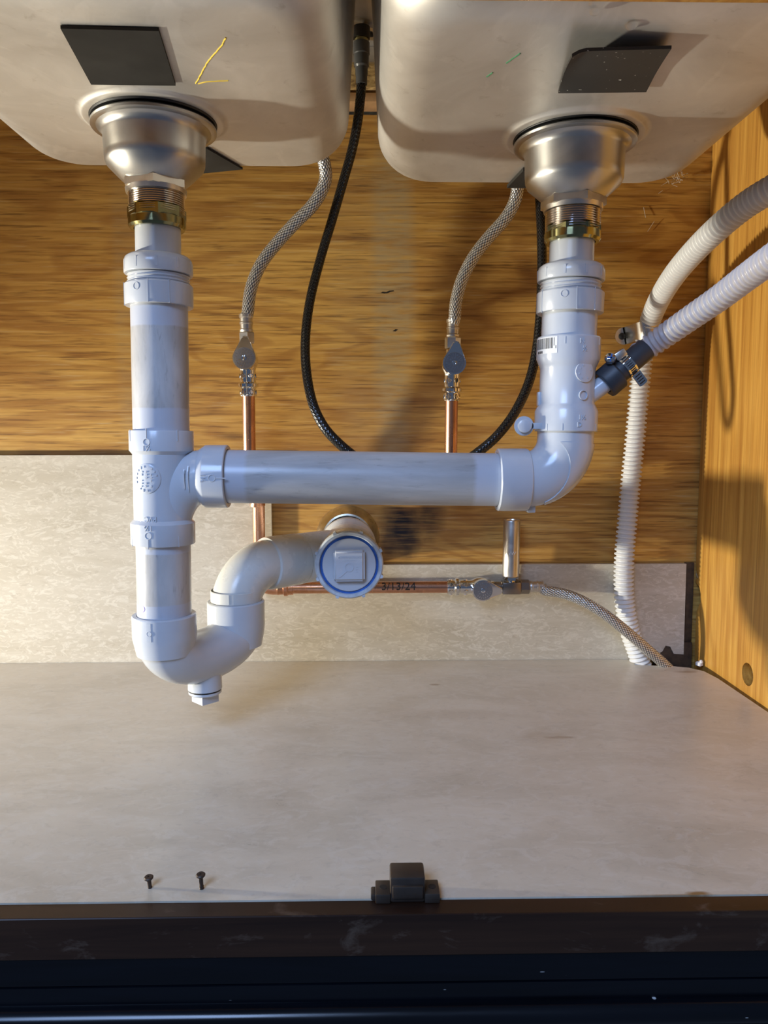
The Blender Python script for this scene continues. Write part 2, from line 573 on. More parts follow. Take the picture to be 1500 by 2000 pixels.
def finish(name, mb, mat, parent=None, angle=38, bevel=0.0):
    me = bpy.data.meshes.new(name)
    me.from_pydata(mb.v, [], mb.f)
    if mb.has_a:
        at = me.attributes.new('relief', 'FLOAT', 'POINT')
        at.data.foreach_set('value', mb.a)
    bm = bmesh.new()
    bm.from_mesh(me)
    bmesh.ops.remove_doubles(bm, verts=bm.verts[:], dist=1e-6)
    bmesh.ops.recalc_face_normals(bm, faces=bm.faces[:])
    bm.to_mesh(me)
    bm.free()
    me.shade_smooth()
    me.set_sharp_from_angle(angle=math.radians(angle))
    me.materials.append(mat)
    o = bpy.data.objects.new(name, me)
    COL.objects.link(o)
    if name in ('moulded_mark', 'raised_lettering', 'etched_lettering', 'barcode', 'clamp_slots'):
        o['kind'] = 'stuff'
    if parent is not None:
        o.parent = parent
        if parent.type == 'EMPTY':
            o.location = -Vector(parent.location)
    if bevel:
        b = o.modifiers.new('bevel', 'BEVEL')
        b.width = bevel
        b.segments = 2
        b.limit_method = 'ANGLE'
    return o


def tag(o, label, cat, group=None):
    o['label'] = label
    o['category'] = cat
    if group:
        o['group'] = group
    return o


def thing(name, loc, label, cat, group=None):
    o = bpy.data.objects.new(name, None)
    COL.objects.link(o)
    o.location = Vector([float(c) for c in loc])
    o.empty_display_size = 0.02
    return tag(o, label, cat, group)


def struct(name, mb, mat, parent=None, **kw):
    o = finish(name, mb, mat, parent, **kw)
    if parent is None:
        o['kind'] = 'structure'
    return o


def text_mesh(txt, size, depth):
    cu = bpy.data.curves.new('lettering', 'FONT')
    cu.body = txt
    cu.size = size
    cu.extrude = depth / 2
    cu.resolution_u = 3
    cu.align_x = 'CENTER'
    cu.align_y = 'CENTER'
    o = bpy.data.objects.new('lettering', cu)
    COL.objects.link(o)
    dg = bpy.context.evaluated_depsgraph_get()
    me = bpy.data.meshes.new_from_object(o.evaluated_get(dg))
    vs = [tuple(v.co) for v in me.vertices]
    fs = [tuple(p.vertices) for p in me.polygons]
    bpy.data.objects.remove(o)
    bpy.data.curves.remove(cu)
    bpy.data.meshes.remove(me)
    return vs, fs


def wrap_text(mb, txt, size, depth, center, axis, r, phi=0.0, roll=0.0):
    """raised lettering on a round pipe: roll=0 reads around the pipe, roll=90 along it"""
    vs, fs = text_mesh(txt, size, depth)
    bm = bmesh.new()
    bv = [bm.verts.new(p) for p in vs]
    for f in fs:
        try:
            bm.faces.new([bv[i] for i in f])
        except ValueError:
            pass
    bmesh.ops.triangulate(bm, faces=bm.faces[:])
    for _ in range(4):
        long_ = [e for e in bm.edges if e.calc_length() > r * .16]
        if not long_:
            break
        bmesh.ops.subdivide_edges(bm, edges=long_, cuts=1)
        bmesh.ops.triangulate(bm, faces=bm.faces[:])
    bm.verts.index_update()
    vs = [tuple(p.co) for p in bm.verts]
    fs = [tuple(p.index for p in f.verts) for f in bm.faces]
    bm.free()
    u, v, a = frame(axis, (0, -1, 0))
    c = np.array(center, float)
    cr, sr = math.cos(roll), math.sin(roll)
    out = []
    for x, y, z in vs:
        x, y = x * cr - y * sr, x * sr + y * cr
        t = phi + x / r
        out.append(c + a * y + (r + z) * (u * math.cos(t) + v * math.sin(t)))
    mb.add(out, fs)


def wrap_strip(mb, center, axis, r, phi, x0, x1, y0, y1, depth, n=6):
    """a low raised bar on a round pipe, x around and y along"""
    u, v, a = frame(axis, (0, -1, 0))
    c = np.array(center, float)
    vs, fs = [], []
    for i in range(n + 1):
        t = phi + (x0 + (x1 - x0) * i / n) / r
        d = u * math.cos(t) + v * math.sin(t)
        for y, rr in ((y0, r - .0004), (y0, r + depth), (y1, r + depth), (y1, r - .0004)):
            vs.append(c + a * y + rr * d)
    for i in range(n):
        b = 4 * i
        for k in range(3):
            fs.append((b + k, b + k + 1, b + 4 + k + 1, b + 4 + k))
    fs += [(0, 1, 2, 3), (4 * n, 4 * n + 1, 4 * n + 2, 4 * n + 3)]
    mb.add(vs, fs)


def wrap_disc(mb, center, axis, r, phi, rad, depth, ring=0.0, seg=32):
    """a low round boss (or ring) following a round pipe"""
    u, v, a = frame(axis, (0, -1, 0))
    c = np.array(center, float)

    def pt(x, y, h):
        t = phi + x / r
        return c + a * y + (r + h) * (u * math.cos(t) + v * math.sin(t))
    radii = [(rad, -0.0004), (rad, depth * .7), (rad * .97, depth)]
    if ring:
        radii += [(rad - ring, depth), (rad - ring, -0.0004)]
    else:
        radii += [(rad * .66, depth), (rad * .33, depth), (0.0001, depth)]
    vs, fs = [], []
    for q, h in radii:
        for k in range(seg):
            t = 2 * PI * k / seg
            vs.append(pt(q * math.cos(t), q * math.sin(t), h))
    for j in range(len(radii) - 1):
        for k in range(seg):
            k2 = (k + 1) % seg
            fs.append((j * seg + k, j * seg + k2, (j + 1) * seg + k2, (j + 1) * seg + k))
    mb.add(vs, fs)


# ================================================================== the cabinet shell
YB = 1.03          # plywood back
XR = 0.444         # right side panel
XL = -1.45         # left side panel (outside the frame)
YF = 0.4804        # front edge of the cabinet floor
ZC = 0.731         # underside of the worktop
ZB = (0.5842, 0.5719)   # bottoms of the two bowls

struct('wall_back', box(MB(), (XL, YB, -0.06), (XR + 0.030, YB + 0.018, 0.713)), M['ply'])
box_l = box(MB(), (XL - 0.018, 0.444, -0.06), (XL, 1.07, 0.80))
struct('wall_left', box_l, M['oak'])

# right side panel with its broken rear corner, the mouse-hole beside the laminate and a drilled hole
out = [(0.444, -0.06), (0.444, 0.80), (1.029, 0.80), (1.029, 0.178)]
rag = [(1367 - 9, 1105), (1364, 1128), (1352, 1131), (1358, 1136), (1366, 1146), (1368.5, 1160), (1368.5, 1176), (1364, 1185), (1361, 1192), (1359, 1215), (1358, 1245), (1357, 1275), (1356, 1300), (1356, 1330)]
for px, py in rag:
    q = PX(px, py, XR)
    out.append((min(1.029, q[1]), q[2]))
out[-1] = (out[-2][0], -0.06)
mb = MB()
prism(mb, out, (XR, 0, 0), (0, 1, 0), (0, 0, 1), (1, 0, 0), 0.0, 0.018)
wr = struct('wall_right', mb, M['oak'])
hc = PX(1460, 1317, XR)
cut = finish('cutter', lathe(MB(), (XR - .01, hc[1], hc[2]), (1, 0, 0), [(0, 0), (0.0135, 0), (0.0135, .05), (0, .05)], 32), M['rawwood'])
bo = wr.modifiers.new('hole', 'BOOLEAN')
bo.operation = 'DIFFERENCE'
bo.object = cut
bo.solver = 'EXACT'
dg = bpy.context.evaluated_depsgraph_get()
newme = bpy.data.meshes.new_from_object(wr.evaluated_get(dg))
wr.modifiers.clear()
wr.data = newme
for p in newme.polygons:
    p.use_smooth = False
bpy.data.objects.remove(cut)
# rough fibres, plus a lining and backing coloured dark for the holes' shade
mb = MB()
lathe(mb, (XR + .0005, hc[1], hc[2]), (1, 0, 0), [(0.0138, 0.0008), (0.0136, .0165), (0, .0165)], 28)
finish('hole_lining', mb, M['holeshade'], wr)
struct('light_stop_panel', box(MB(), (XR + 0.019, 0.444, -0.06), (XR + 0.024, 1.08, 0.80)), M['darkhole'])  # added panel, stops outside light leaking in through the holes
mb = MB()
for k in range(26):
    t = random.random() * 2 * PI
    r0 = random.uniform(.004, .012)
    q = np.array((XR + .015, hc[1] + r0 * math.cos(t), hc[2] + r0 * math.sin(t)))
    tube(mb, [q, q + np.array((-.004, random.uniform(-.004, .004), random.uniform(-.007, .007)))], 0.0004, 5)
o = finish('wood_fibres', mb, M['rawwood'], wr)
o['kind'] = 'stuff'
mb = MB()
q0 = PX(1352, 1131, XR)
for px, py, px2, py2, r in ((1352, 1104, 1362, 1138, .0016), (1357, 1098, 1364, 1132, .0012), (1349, 1118, 1356, 1142, .0014)):
    a, b = PX(px, py, XR), PX(px2, py2, XR)
    a[0] += .002
    b[0] += .004
    tube(mb, [a, (a + b) / 2 + np.array((-.001, 0, 0)), b], [r * .4, r, r * .5], 6)
finish('splinter', mb, M['rawwood'], wr)

# cabinet floor: laminate board, its far right corner worn away beside the hoses
fl = [(XL, YF), (XR - 0.006, YF)]
for px, py in ((1500, 1391), (1402, 1325), (1375, 1311), (1345, 1304), (1312, 1301), (1280, 1300), (1240, 1298)):
    q = PZ(px, py, 0)
    fl.append((min(q[0], XR - .005), min(q[1], 1.0165)))
fl += [(PZ(1236, 1290, 0)[0], 1.0165), (XL, 1.0165)]
mb = MB()
prism(mb, fl, (0, 0, 0), (1, 0, 0), (0, 1, 0), (0, 0, 1), -0.014, 0.0)
struct('floor', mb, M['floor'])
struct('trim_2', box(MB(), (XL, 0.47, -0.066), (XR + .02, 1.06, -0.052)), M['darkhole'])

# laminate splash boards along the back: tall at the left, low at the right
YS = 1.0185
zt1, zt2 = PY(130, 890, YS)[2], PY(1050, 1102, YS)[2]
x1, x2 = PY(530, 1000, YS)[0], PY(1339, 1180, YS)[0]
ntc = [PY(px, py, YS) for px, py in ((1316, 1277), (1309, 1263), (1300, 1261), (1294, 1272), (1286, 1277))]
poly = [(XL, -0.012), (XL, zt1), (x1, zt1 + .0005), (x1, zt2), (x2 - .001, zt2 - .0005), (x2, ntc[0][2] - .001)]
poly += [(q[0], q[2]) for q in ntc] + [(PY(1262, 1280, YS)[0], ntc[0][2]), (PY(1250, 1280, YS)[0], -0.012)]
mb = MB()
prism(mb, poly, (0, YS, 0), (1, 0, 0), (0, 0, 1), (0, 1, 0), 0.0, 0.0085)
struct('trim_3', mb, M['splash'])
# dark filler strips: the far right corner gap's shade put into their brown
mb = MB()
box(mb, (XR - .055, 1.020, -.05), (XR - .004, 1.029, 0.022), .001)
box(mb, (x2 + .0005, 1.0262, 0.022), (XR - .003, 1.0295, zt2), .0005)
struct('gap_shade_strip', mb, M['shadewood'])

# worktop: particle board with the cut-out for the sink
xs0, xs1, ys0, ys1 = -0.40, 0.385, 0.505, 0.992
mb = MB()
box(mb, (XL, 0.44, ZC), (XR + .02, ys0, ZC + .028))
box(mb, (XL, ys1, ZC), (XR + .02, 1.08, ZC + .028))
box(mb, (XL, ys0, ZC), (xs0, ys1, ZC + .028))
box(mb, (xs1, ys0, ZC), (XR + .02, ys1, ZC + .028))
struct('ceiling', mb, M['particle'])
struct('trim_5', box(MB(), (XL, 0.999, 0.7165), (XR - .002, YB - .0005, 0.7275), .0008), M['batten'])
# face frame: top rail, bottom rail
zr = PY(1450, 8, 0.485)[2]
struct('trim_6', box(MB(), (XL, 0.462, zr), (XR + .02, 0.4845, ZC - .001), .0012), M['oak'])
zrb = PY(750, 1868, 0.464)[2]
mb = MB()
box(mb, (XL - .02, 0.464, zrb), (XR + .04, 0.4800, -0.0006), .0007, 1)
struct('trim_7', mb, M['rail'])
# black painted moulding under the rail: flat, a groove, then a bullnose
pr = [(0.480, zrb), (0.4665, zrb - .0002), (0.4665, zrb - .0195), (0.4685, zrb - .0203), (0.4665, zrb - .0211), (0.4655, zrb - .031)]
cz = zrb - .0405
for k in range(11):
    t = PI / 2 + PI * k / 10
    pr.append((0.4655 + .0095 * math.cos(t), cz + .0085 * math.sin(t)))
pr += [(0.4655, cz - .012), (0.4655, cz - .09), (0.480, cz - .09)]
mb = MB()
prism(mb, pr, (0, 0, 0), (0, 1, 0), (0, 0, 1), (1, 0, 0), XL - .02, XR + .06)
struct('trim_8', mb, M['navy'], angle=30)

# ================================================================== the sink
sink = thing('kitchen_sink', (-0.005, 0.7, ZC + .03), 'double-bowl stainless steel sink seen from underneath, smudged and dull', 'sink')


def rrect(x0, x1, y0, y1, r, n=10):
    pts = []
    for cx, cy, a0 in ((x1 - r, y1 - r, 0), (x0 + r, y1 - r, PI / 2), (x0 + r, y0 + r, PI), (x1 - r, y0 + r, 1.5 * PI)):
        for k in range(n + 1):
            t = a0 + PI / 2 * k / n
            pts.append((cx + r * math.cos(t), cy + r * math.sin(t)))
    out = []                                   # extra points along the straight sides
    for i in range(len(pts)):
        a, b = pts[i], pts[(i + 1) % len(pts)]
        out.append(a)
        if i % (n + 1) == n:
            for k in range(1, 24):
                out.append((a[0] + (b[0] - a[0]) * k / 24, a[1] + (b[1] - a[1]) * k / 24))
    return out


def bowl(x0, x1, y0, y1, zb, rc, rf, ztop, flare, cx, cy):
    mb = MB()
    loops = []
    for k in range(13):
        t = PI / 2 * k / 12
        loops.append((rf * (1 - math.sin(t)), zb + rf * (1 - math.cos(t))))
    for k in range(1, 7):
        loops.append((-flare * k / 6, zb + rf + (ztop - zb - rf) * k / 6))
    vs, fs = [], []
    for ins, z in loops:
        vs += [(a, b, z) for a, b in rrect(x0 + ins, x1 - ins, y0 + ins, y1 - ins, max(.012, rc - ins))]
    n = len(vs) // len(loops)
    for j in range(len(loops) - 1):
        for k in range(n):
            k2 = (k + 1) % n
            fs.append((j * n + k, j * n + k2, (j + 1) * n + k2, (j + 1) * n + k))
    # bottom: rings closing in on a raised collar around the drain
    prev = list(range(n))
    rim = np.array(vs[:n])
    ang = [math.atan2(p[1] - cy, p[0] - cx) for p in rim]
    for fr, rad, dz in ((0.5, None, 0), (None, .066, 0), (None, .0622, -.0004), (None, .0610, -.0024), (None, .0590, -.0032), (None, .052, -.0032), (None, .03, -.0032)):
        ring = []
        for k in range(n):
            d = np.array((math.cos(ang[k]), math.sin(ang[k])))
            if rad is None:
                base = np.array((cx, cy)) + d * .066
                p = base + (rim[k][:2] - base) * fr
            else:
                p = np.array((cx, cy)) + d * rad
            ring.append(len(vs))
            vs.append((p[0], p[1], zb + dz))
        for k in range(n):
            k2 = (k + 1) % n
            fs.append((prev[k], prev[k2], ring[k2], ring[k]))
        prev = ring
    fs.append(tuple(prev))
    mb.add(vs, fs)
    return mb


XLS, XRS = -0.1905, 0.1838
YP = 0.715
RF = .040
bl = finish('bowl', bowl(-0.352, -0.0205, 0.500, 0.868, ZB[0], 0.062, RF, ZC + .044, .010, XLS, YP), M['steel'], sink, 60)
br = finish('bowl', bowl(0.0085, 0.343, 0.490, 0.878, ZB[1], 0.062, RF, ZC + .044, .008, XRS, YP), M['steel'], sink, 60)
mb = MB()
box(mb, (xs0 - .02, 0.455, ZC + .0445), (xs1 + .02, 1.02, ZC + .0465), .0008)
finish('sink_deck', mb, M['steel'], sink)
mb = MB()
box(mb, (xs0 + .001, ys1 - .006, ZC + .026), (xs1 - .001, ys1 - .002, ZC + .044))
finish('rim_flange', mb, M['nickel'], sink)


def slab(name, pts, z, th, mat, parent, droop=None, nx=14, label=None):
    """thin pad under a bowl from four corner points (near-left, near-right, far-right, far-left)"""
    a, b, c, d = (np.array(p) for p in pts)
    vs, fs = [], []
    for layer in (0, 1):
        for j in range(nx + 1):
            for i in range(nx + 1):
                s, t = i / nx, j / nx
                p = (a * (1 - s) + b * s) * (1 - t) + (d * (1 - s) + c * s) * t
                zz = z - .0004 - th * layer
                if droop is not None:
                    zz -= droop(s, t)
                vs.append((p[0], p[1], zz))
    m1 = (nx + 1) ** 2
    g = lambda i, j, l: l * m1 + j * (nx + 1) + i
    for j in range(nx):
        for i in range(nx):
            for l in (0, 1):
                fs.append((g(i, j, l), g(i + 1, j, l), g(i + 1, j + 1, l), g(i, j + 1, l)))
    for k in range(nx):
        fs += [(g(k, 0, 0), g(k + 1, 0, 0), g(k + 1, 0, 1), g(k, 0, 1)), (g(k, nx, 0), g(k + 1, nx, 0), g(k + 1, nx, 1), g(k, nx, 1)),
               (g(0, k, 0), g(0, k + 1, 0), g(0, k + 1, 1), g(0, k, 1)), (g(nx, k, 0), g(nx, k + 1, 0), g(nx, k + 1, 1), g(nx, k, 1))]
    mb = MB().add(vs, fs)
    o = finish(name, mb, mat, parent)
    if label:
        o['label'] = label
    return o


def zz(p):
    return (p[0], p[1])


slab('sound_pad', [zz(PZ(x, y, ZB[0] - .002)) for x, y in ((118, 54), (310, 59), (343, 166), (178, 164))], ZB[0], .0022, M['pad'], bl, label='flat charcoal sound-deadening pad')
slab('sound_pad', [zz(PZ(x, y, ZB[0] - .002)) for x, y in ((330, 290), (405, 290), (474, 330), (395, 338))], ZB[0], .0022, M['pad'], bl)
slab('sound_pad', [zz(PZ(x, y, ZB[1] - .004)) for x, y in ((1118, 74), (1312, 82), (1262, 180), (1090, 182))], ZB[1], .0022, M['padspeck'], br,
     droop=lambda s, t: .0085 * max(0, 1 - t * 1.5) ** 1.4 * (1.0 - .5 * s) + .0035 * max(0, 1 - s * 6) ** 2 * (1 - t) + .0015, label='peeling black pad speckled with grit')
slab('sound_pad', [zz(PZ(x, y, ZB[1] - .002)) for x, y in ((1022, 330), (1090, 330), (1060, 364), (990, 364))], ZB[1], .0035, M['pad'], br)


def mark(name, runs, z, r, mat, parent):
    mb = MB()
    for run in runs:
        pts = [PZ(x, y, z) for x, y in run]
        p, _ = smooth_path(pts, .002)
        p[:, :2] += rng.normal(0, .00018, (len(p), 2))
        tube(mb, p, r, 6)
    finish(name, mb, mat, parent)


mark('crayon_mark', [[(441, 73), (432, 90), (408, 118), (395, 140), (383, 163)], [(387, 163), (410, 159), (446, 157)]], ZB[0], .0006, M['yellow'], bl)
mark('marker_scribble', [[(1017, 103), (1003, 113), (988, 123)], [(962, 141), (950, 150)]], ZB[1], .0006, M['green'], br)
for px, py, s in ((1233, 47, .0042), (1161, 22, .0032)):
    q = PZ(px, py, ZB[1])
    mb = MB()
    lathe(mb, (q[0], q[1], ZB[1] + .0002), (0, 0, -1), [(s, 0), (s * .97, s * .25), (s * .8, s * .55), (s * .45, s * .8), (0, s * .88)], 20)
    tag(finish('water_drop', mb, M['water']), 'clear water drop hanging under the right bowl, ' + ('beside the peeling pad' if s > .004 else 'smaller, nearer the bowl front edge'), 'water drop', 'water drops under the right bowl')


# ================================================================== basket strainers
def zl(py, off=0.0):
    return PY(309 + off, py, YP)[2]


def zrr(py):
    return PY(1118, py, YP)[2]


def strainer(x, zb, zz, label):
    """zz: heights of flange, cup corner, cup end, locknut end, slip nut top, slip nut bottom"""
    zf, zc, ze, zn, zs0, zs1 = zz
    o = thing('basket_strainer', (x, YP, zs1), label, 'sink strainer', 'basket strainers under the sink')
    c = np.array((x, YP, 0))
    finish('gasket', lathe(MB(), c, (0, 0, 1), [(.040, zf + .0018), (.0536, zf + .0018), (.0548, zf + .004), (.0546, zb - .0034), (.040, zb - .0034)], 64), M['gasket'], o)
    mb = MB()
    zf -= .0022
    pf = [(.030, zf + .0022), (.0530, zf + .0022), (.0541, zf + .0008), (.0539, zf - .0012), (.0526, zf - .0018), (.0492, zf - .0022), (.0474, zf - .0036), (.0452, zf - .0056), (.0440, zf - .0085),
          (.0436, zc + .006), (.0432, zc + .001), (.0418, zc - .0025), (.0300, ze + .002), (.0270, ze), (.020, ze)]
    lathe(mb, c, (0, 0, 1), pf, 72)
    finish('strainer_cup', mb, M['cup'], o, 30)
    mb = MB()
    hexnut(mb, c, (0, 0, 1), .0505, zn, ze + .001, 6, .022, 0.18)
    lathe(mb, c, (0, 0, 1), [(.022, zn - .003), (.0262, zn - .003), (.0268, zn + .001), (.022, zn + .001)], 40)
    finish('lock_nut', mb, M['nickel'], o, 25)
    mb = MB()
    pf = [(.018, zn + .004)]
    nt = 13
    top, bot = zn + .003, zs0 - .006
    for k in range(nt):
        h = top + (bot - top) * k / nt
        s = (bot - top) / nt
        pf += [(.0228, h), (.0246, h + s * .35), (.0246, h + s * .5), (.0228, h + s * .85)]
    pf += [(.018, bot)]
    lathe(mb, c, (0, 0, 1), pf, 56)
    finish('threaded_tail', mb, M['thread'], o, 20)
    mb = MB()
    hexnut(mb, c, (0, 0, 1), .0470, zs1 + .008, zs0, 8, .0205, 0.3, .05)
    lathe(mb, c, (0, 0, 1), [(.0205, zs1), (.0236, zs1), (.0252, zs1 + .0022), (.0252, zs1 + .0085), (.0240, zs1 + .0100), (.0205, zs1 + .0100)], 48)
    finish('slip_nut', mb, M['brass'], o, 25)['label'] = 'yellow chromate slip nut'
    return o


strainer(XLS, ZB[0], [zl(y) for y in (247, 322, 359, 374, 408, 449)], 'steel basket strainer cup screwed up into the left sink bowl')
strainer(XRS, ZB[1], [zrr(y) for y in (278, 357, 391, 407, 445, 475)], 'steel basket strainer cup under the right sink bowl, reflecting orange wood')

# ================================================================== the white drain pipework
drain = thing('drain_pipework', PY(320, 1380, .75), 'glued white plastic drain pipes with trap joining both strainers to the wall', 'drain pipe')
R0 = .0253         # 1 1/2 inch pipe


def axl(z):        # axis of the left stack, leaning very slightly
    return np.array((-0.1905 - (0.457 - z) * .0130, YP, z))


def vert(ax, prof, seg=56):
    """profile (radius, z) about a near-vertical axis function"""
    mb = MB()
    z0, z1 = prof[0][1], prof[-1][1]
    a0, a1 = ax(z0 - 1), ax(z0 + 1)
    d = a1 - a0
    o = ax(0.0)
    lathe(mb, o, d, [(r, (z) * np.linalg.norm(d) / 2) for r, z in prof], seg)
    return mb


def stack_top(ax, zt, zt_cap, zcap0, zhub1, zhub0, zpipe):
    """tailpiece, compression nut, threaded neck and hub"""
    finish('tailpiece', vert(ax, [(.014, zt), (.0200, zt), (.0200, zt_cap - .003), (.014, zt_cap - .003)]), M['pvc'], drain)
    mb = vert(ax, [(.020, zt_cap + .0005), (.0262, zt_cap), (.0290, zt_cap - .0022), (.0302, zt_cap - .006), (.0302, zcap0 + .0008), (.0296, zcap0), (.021, zcap0)])
    for k in range(10):
        t = 2 * PI * k / 10
        c = ax((zt_cap + zcap0) / 2)
        wrap_strip(mb, c, (0, 0, 1), .0302, t + .2, -.0010, .0010, -(zt_cap - zcap0) * .34, (zt_cap - zcap0) * .20, .0002, 2)
    finish('compression_nut', mb, M['pvc'], drain)
    pf = [(.018, zcap0 + .001)]
    n = 3
    for k in range(n):
        h = zcap0 + (zhub1 - zcap0) * k / n
        s = (zhub1 - zcap0) / n
        pf += [(.0262, h), (.0276, h + s * .4), (.0262, h + s * .8)]
    pf += [(.0262, zhub1 + .001), (.0292, zhub1), (.0302, zhub1 - .0012), (.0302, zhub0 + .001), (.0296, zhub0), (.024, zhub0)]
    ad = finish('trap_adapter', vert(ax, pf), M['pvc'], drain)
    mb = MB()
    c = ax((zhub1 + zhub0) / 2 + .004)
    wrap_disc(mb, c, (0, 0, 1), .0302, -.42, .0033, .0004, .0006)
    for t in (-.05, .55, -1.2):
        wrap_strip(mb, ax((zhub1 + zhub0) / 2), (0, 0, 1), .0302, t, -.0003, .0003, -.010, .010, .0003, 2)
    finish('moulded_mark', mb, M['pvc'], ad)


stack_top(axl, zl(440), zl(502), zl(538), zl(557), zl(600), 0)
finish('pipe', vert(axl, [(.018, zl(595)), (R0, zl(595)), (R0, zl(846)), (.018, zl(846))]), M['pipez'], drain)

# sanitary tee at the left
zt = [PY(317, y, YP)[2] for y in (841, 880, 887, 1013, 1020, 1061)]
tee_y = PY(416, 930.5, YP)[2]
mb = vert(axl, [(.0250, zt[0]), (.0286, zt[0]), (.0290, zt[0] - .0008), (.0290, zt[1]), (.0262, zt[2]), (.0260, zt[3]), (.0292, zt[4]), (.0292, zt[5] + .0008), (.0287, zt[5]), (.0250, zt[5])])
xh0, xh1 = PY(402, 930, YP)[0], PY(446, 930, YP)[0]
# swept branch
p0 = axl(zt[3] + .006)
pts = []
for k in range(15):
    t = k / 14
    a = np.array((xh0 + .004, YP, tee_y))
    b = np.array((axl(tee_y)[0] + .027, YP, tee_y))
    c = axl(zt[3] - .004) + np.array((.004, 0, .0))
    ctrl = np.array((axl(tee_y)[0] + .010, YP, tee_y))
    pts.append(a * (1 - t) ** 2 + 2 * ctrl * t * (1 - t) + c * t * t)
tube(mb, pts, [.0258 - .0045 * (k / 14) for k in range(15)], 48)
lathe(mb, (xh0, YP, tee_y), (1, 0, 0), [(.0256, -.0045), (.0290, .0005), (.0292, .002), (.0292, xh1 - xh0 - .0008), (.0286, xh1 - xh0), (.0252, xh1 - xh0)], 56)
tee = finish('sanitary_tee', mb, M['pvc'], drain, 32)
mb = MB()
vz = (0, 0, 1)
cmed = axl(PY(305, 932, YP)[2])
wrap_disc(mb, cmed, vz, .0260, -.30, .0136, .0008)
finish('medallion', mb, M['pvc'], tee)
mb = MB()
for k in range(18):
    t = 2 * PI * k / 18 + .3
    if t % (2 * PI) > 4.9 or k in (3, 10):
        continue
    x_, y_ = .0108 * math.cos(t), .0108 * math.sin(t)
    hw, hh = random.uniform(.0005, .0010), random.uniform(.0006, .0012)
    wrap_strip(mb, axl(cmed[2] + y_), vz, .0266, -.30 + x_ / .0266, -hw, hw, -hh, hh, .0008, 2)
for row, dx in enumerate((-.0040, .0004, .0050)):
    for k in range(6):
        if (row + k) % 4 == 3:
            continue
        hw, hh = random.uniform(.0005, .0011), random.uniform(.0004, .0009)
        wrap_strip(mb, axl(cmed[2] - .0068 + k * .0026), vz, .0266, -.30 + (dx + random.uniform(-.0004, .0004)) / .0266, -hw, hw, -hh, hh, .0008, 2)
mk = finish('raised_lettering', mb, M['pvc'], tee)
mb = MB()
for zc, up in ((zt[1] + .008, 1), (zt[5] + .0105, -1)):
    c = axl(zc)
    wrap_disc(mb, c, vz, .0291, -.20, .0034, .0005, .0006)
    wrap_strip(mb, axl(zc + up * .0078), vz, .0291, -.20, -.0004, .0004, -.0042, .0042, .0006, 2)
    for t in (-.95, .75):
        wrap_strip(mb, axl(zc + up * .006), vz, .0291, t, -.0003, .0003, -.005, .005, .0003, 2)
wrap_text(mb, '1½', .0068, .0012, axl(zt[1] + .0022), vz, .0291, -.20)
wrap_text(mb, '1½', .0068, .0012, axl(zt[5] + .0175), vz, .0293, -.20, PI)
wrap_text(mb, 'PVC', .0068, .0012, axl(zt[3] + .0022), vz, .0262, -.17, PI)
cx = (xh0 + xh1) / 2
wrap_disc(mb, (cx + .001, YP, tee_y), (1, 0, 0), .0292, .0, .0033, .0005, .0006)
wrap_strip(mb, (cx + .009, YP, tee_y), (1, 0, 0), .0292, 0, -.0004, .0004, -.0045, .0045, .0006, 2)
wrap_text(mb, '1½', .0062, .0012, (cx - .0072, YP, tee_y), (1, 0, 0), .0292, 0, 0)
for dx, h in ((-.014, .009), (-.0105, .012)):
    wrap_strip(mb, (xh0 + dx, YP, tee_y), (1, 0, 0), .0258, .05, -h, h, -.0004, .0004, .0006, 6)
finish('moulded_mark', mb, M['pvc'], tee)

# level pipe to the right
xe0 = PY(970, 937, YP)[0]
xe1 = PY(1030, 937, YP)[0]
ze = PY(1000, 937, YP)[2]
mb = MB()
a, b = np.array((xh1 - .004, YP, tee_y)), np.array((xe0 + .004, YP, ze))
lathe(mb, a, b - a, [(.018, 0), (R0 - .0006, 0), (R0 - .0006, np.linalg.norm(b - a)), (.018, np.linalg.norm(b - a))], 56)
lp = finish('pipe', mb, M['pipex'], drain)
# clean ends where the cement band ends
axr = lambda z: np.array((XRS - .0006 + (z - .45) * .012, YP, z))
zq = [PY(1110, y, YP)[2] for y in (660, 702, 715, 793, 804, 843)]
# elbow
RB = .0375
xr0 = axr(ze + RB)[0]
pts = [(xe1 - .003, YP, ze)]
for k in range(15):
    t = PI / 2 * k / 14
    pts.append((xr0 - RB + RB * math.sin(t), YP, ze + RB - RB * math.cos(t)))
pts.append((xr0, YP, zq[5] + .004))
mb = MB()
tube(mb, pts, .0258, 56)
lathe(mb, (xe0, YP, ze), (1, 0, 0), [(.0252, 0), (.0282, 0), (.0292, .001), (.0292, xe1 - xe0 - .002), (.0285, xe1 - xe0 - .0004), (.0256, xe1 - xe0 + .001)], 56)
el = finish('elbow_fitting', mb, M['pvc'], drain, 32)
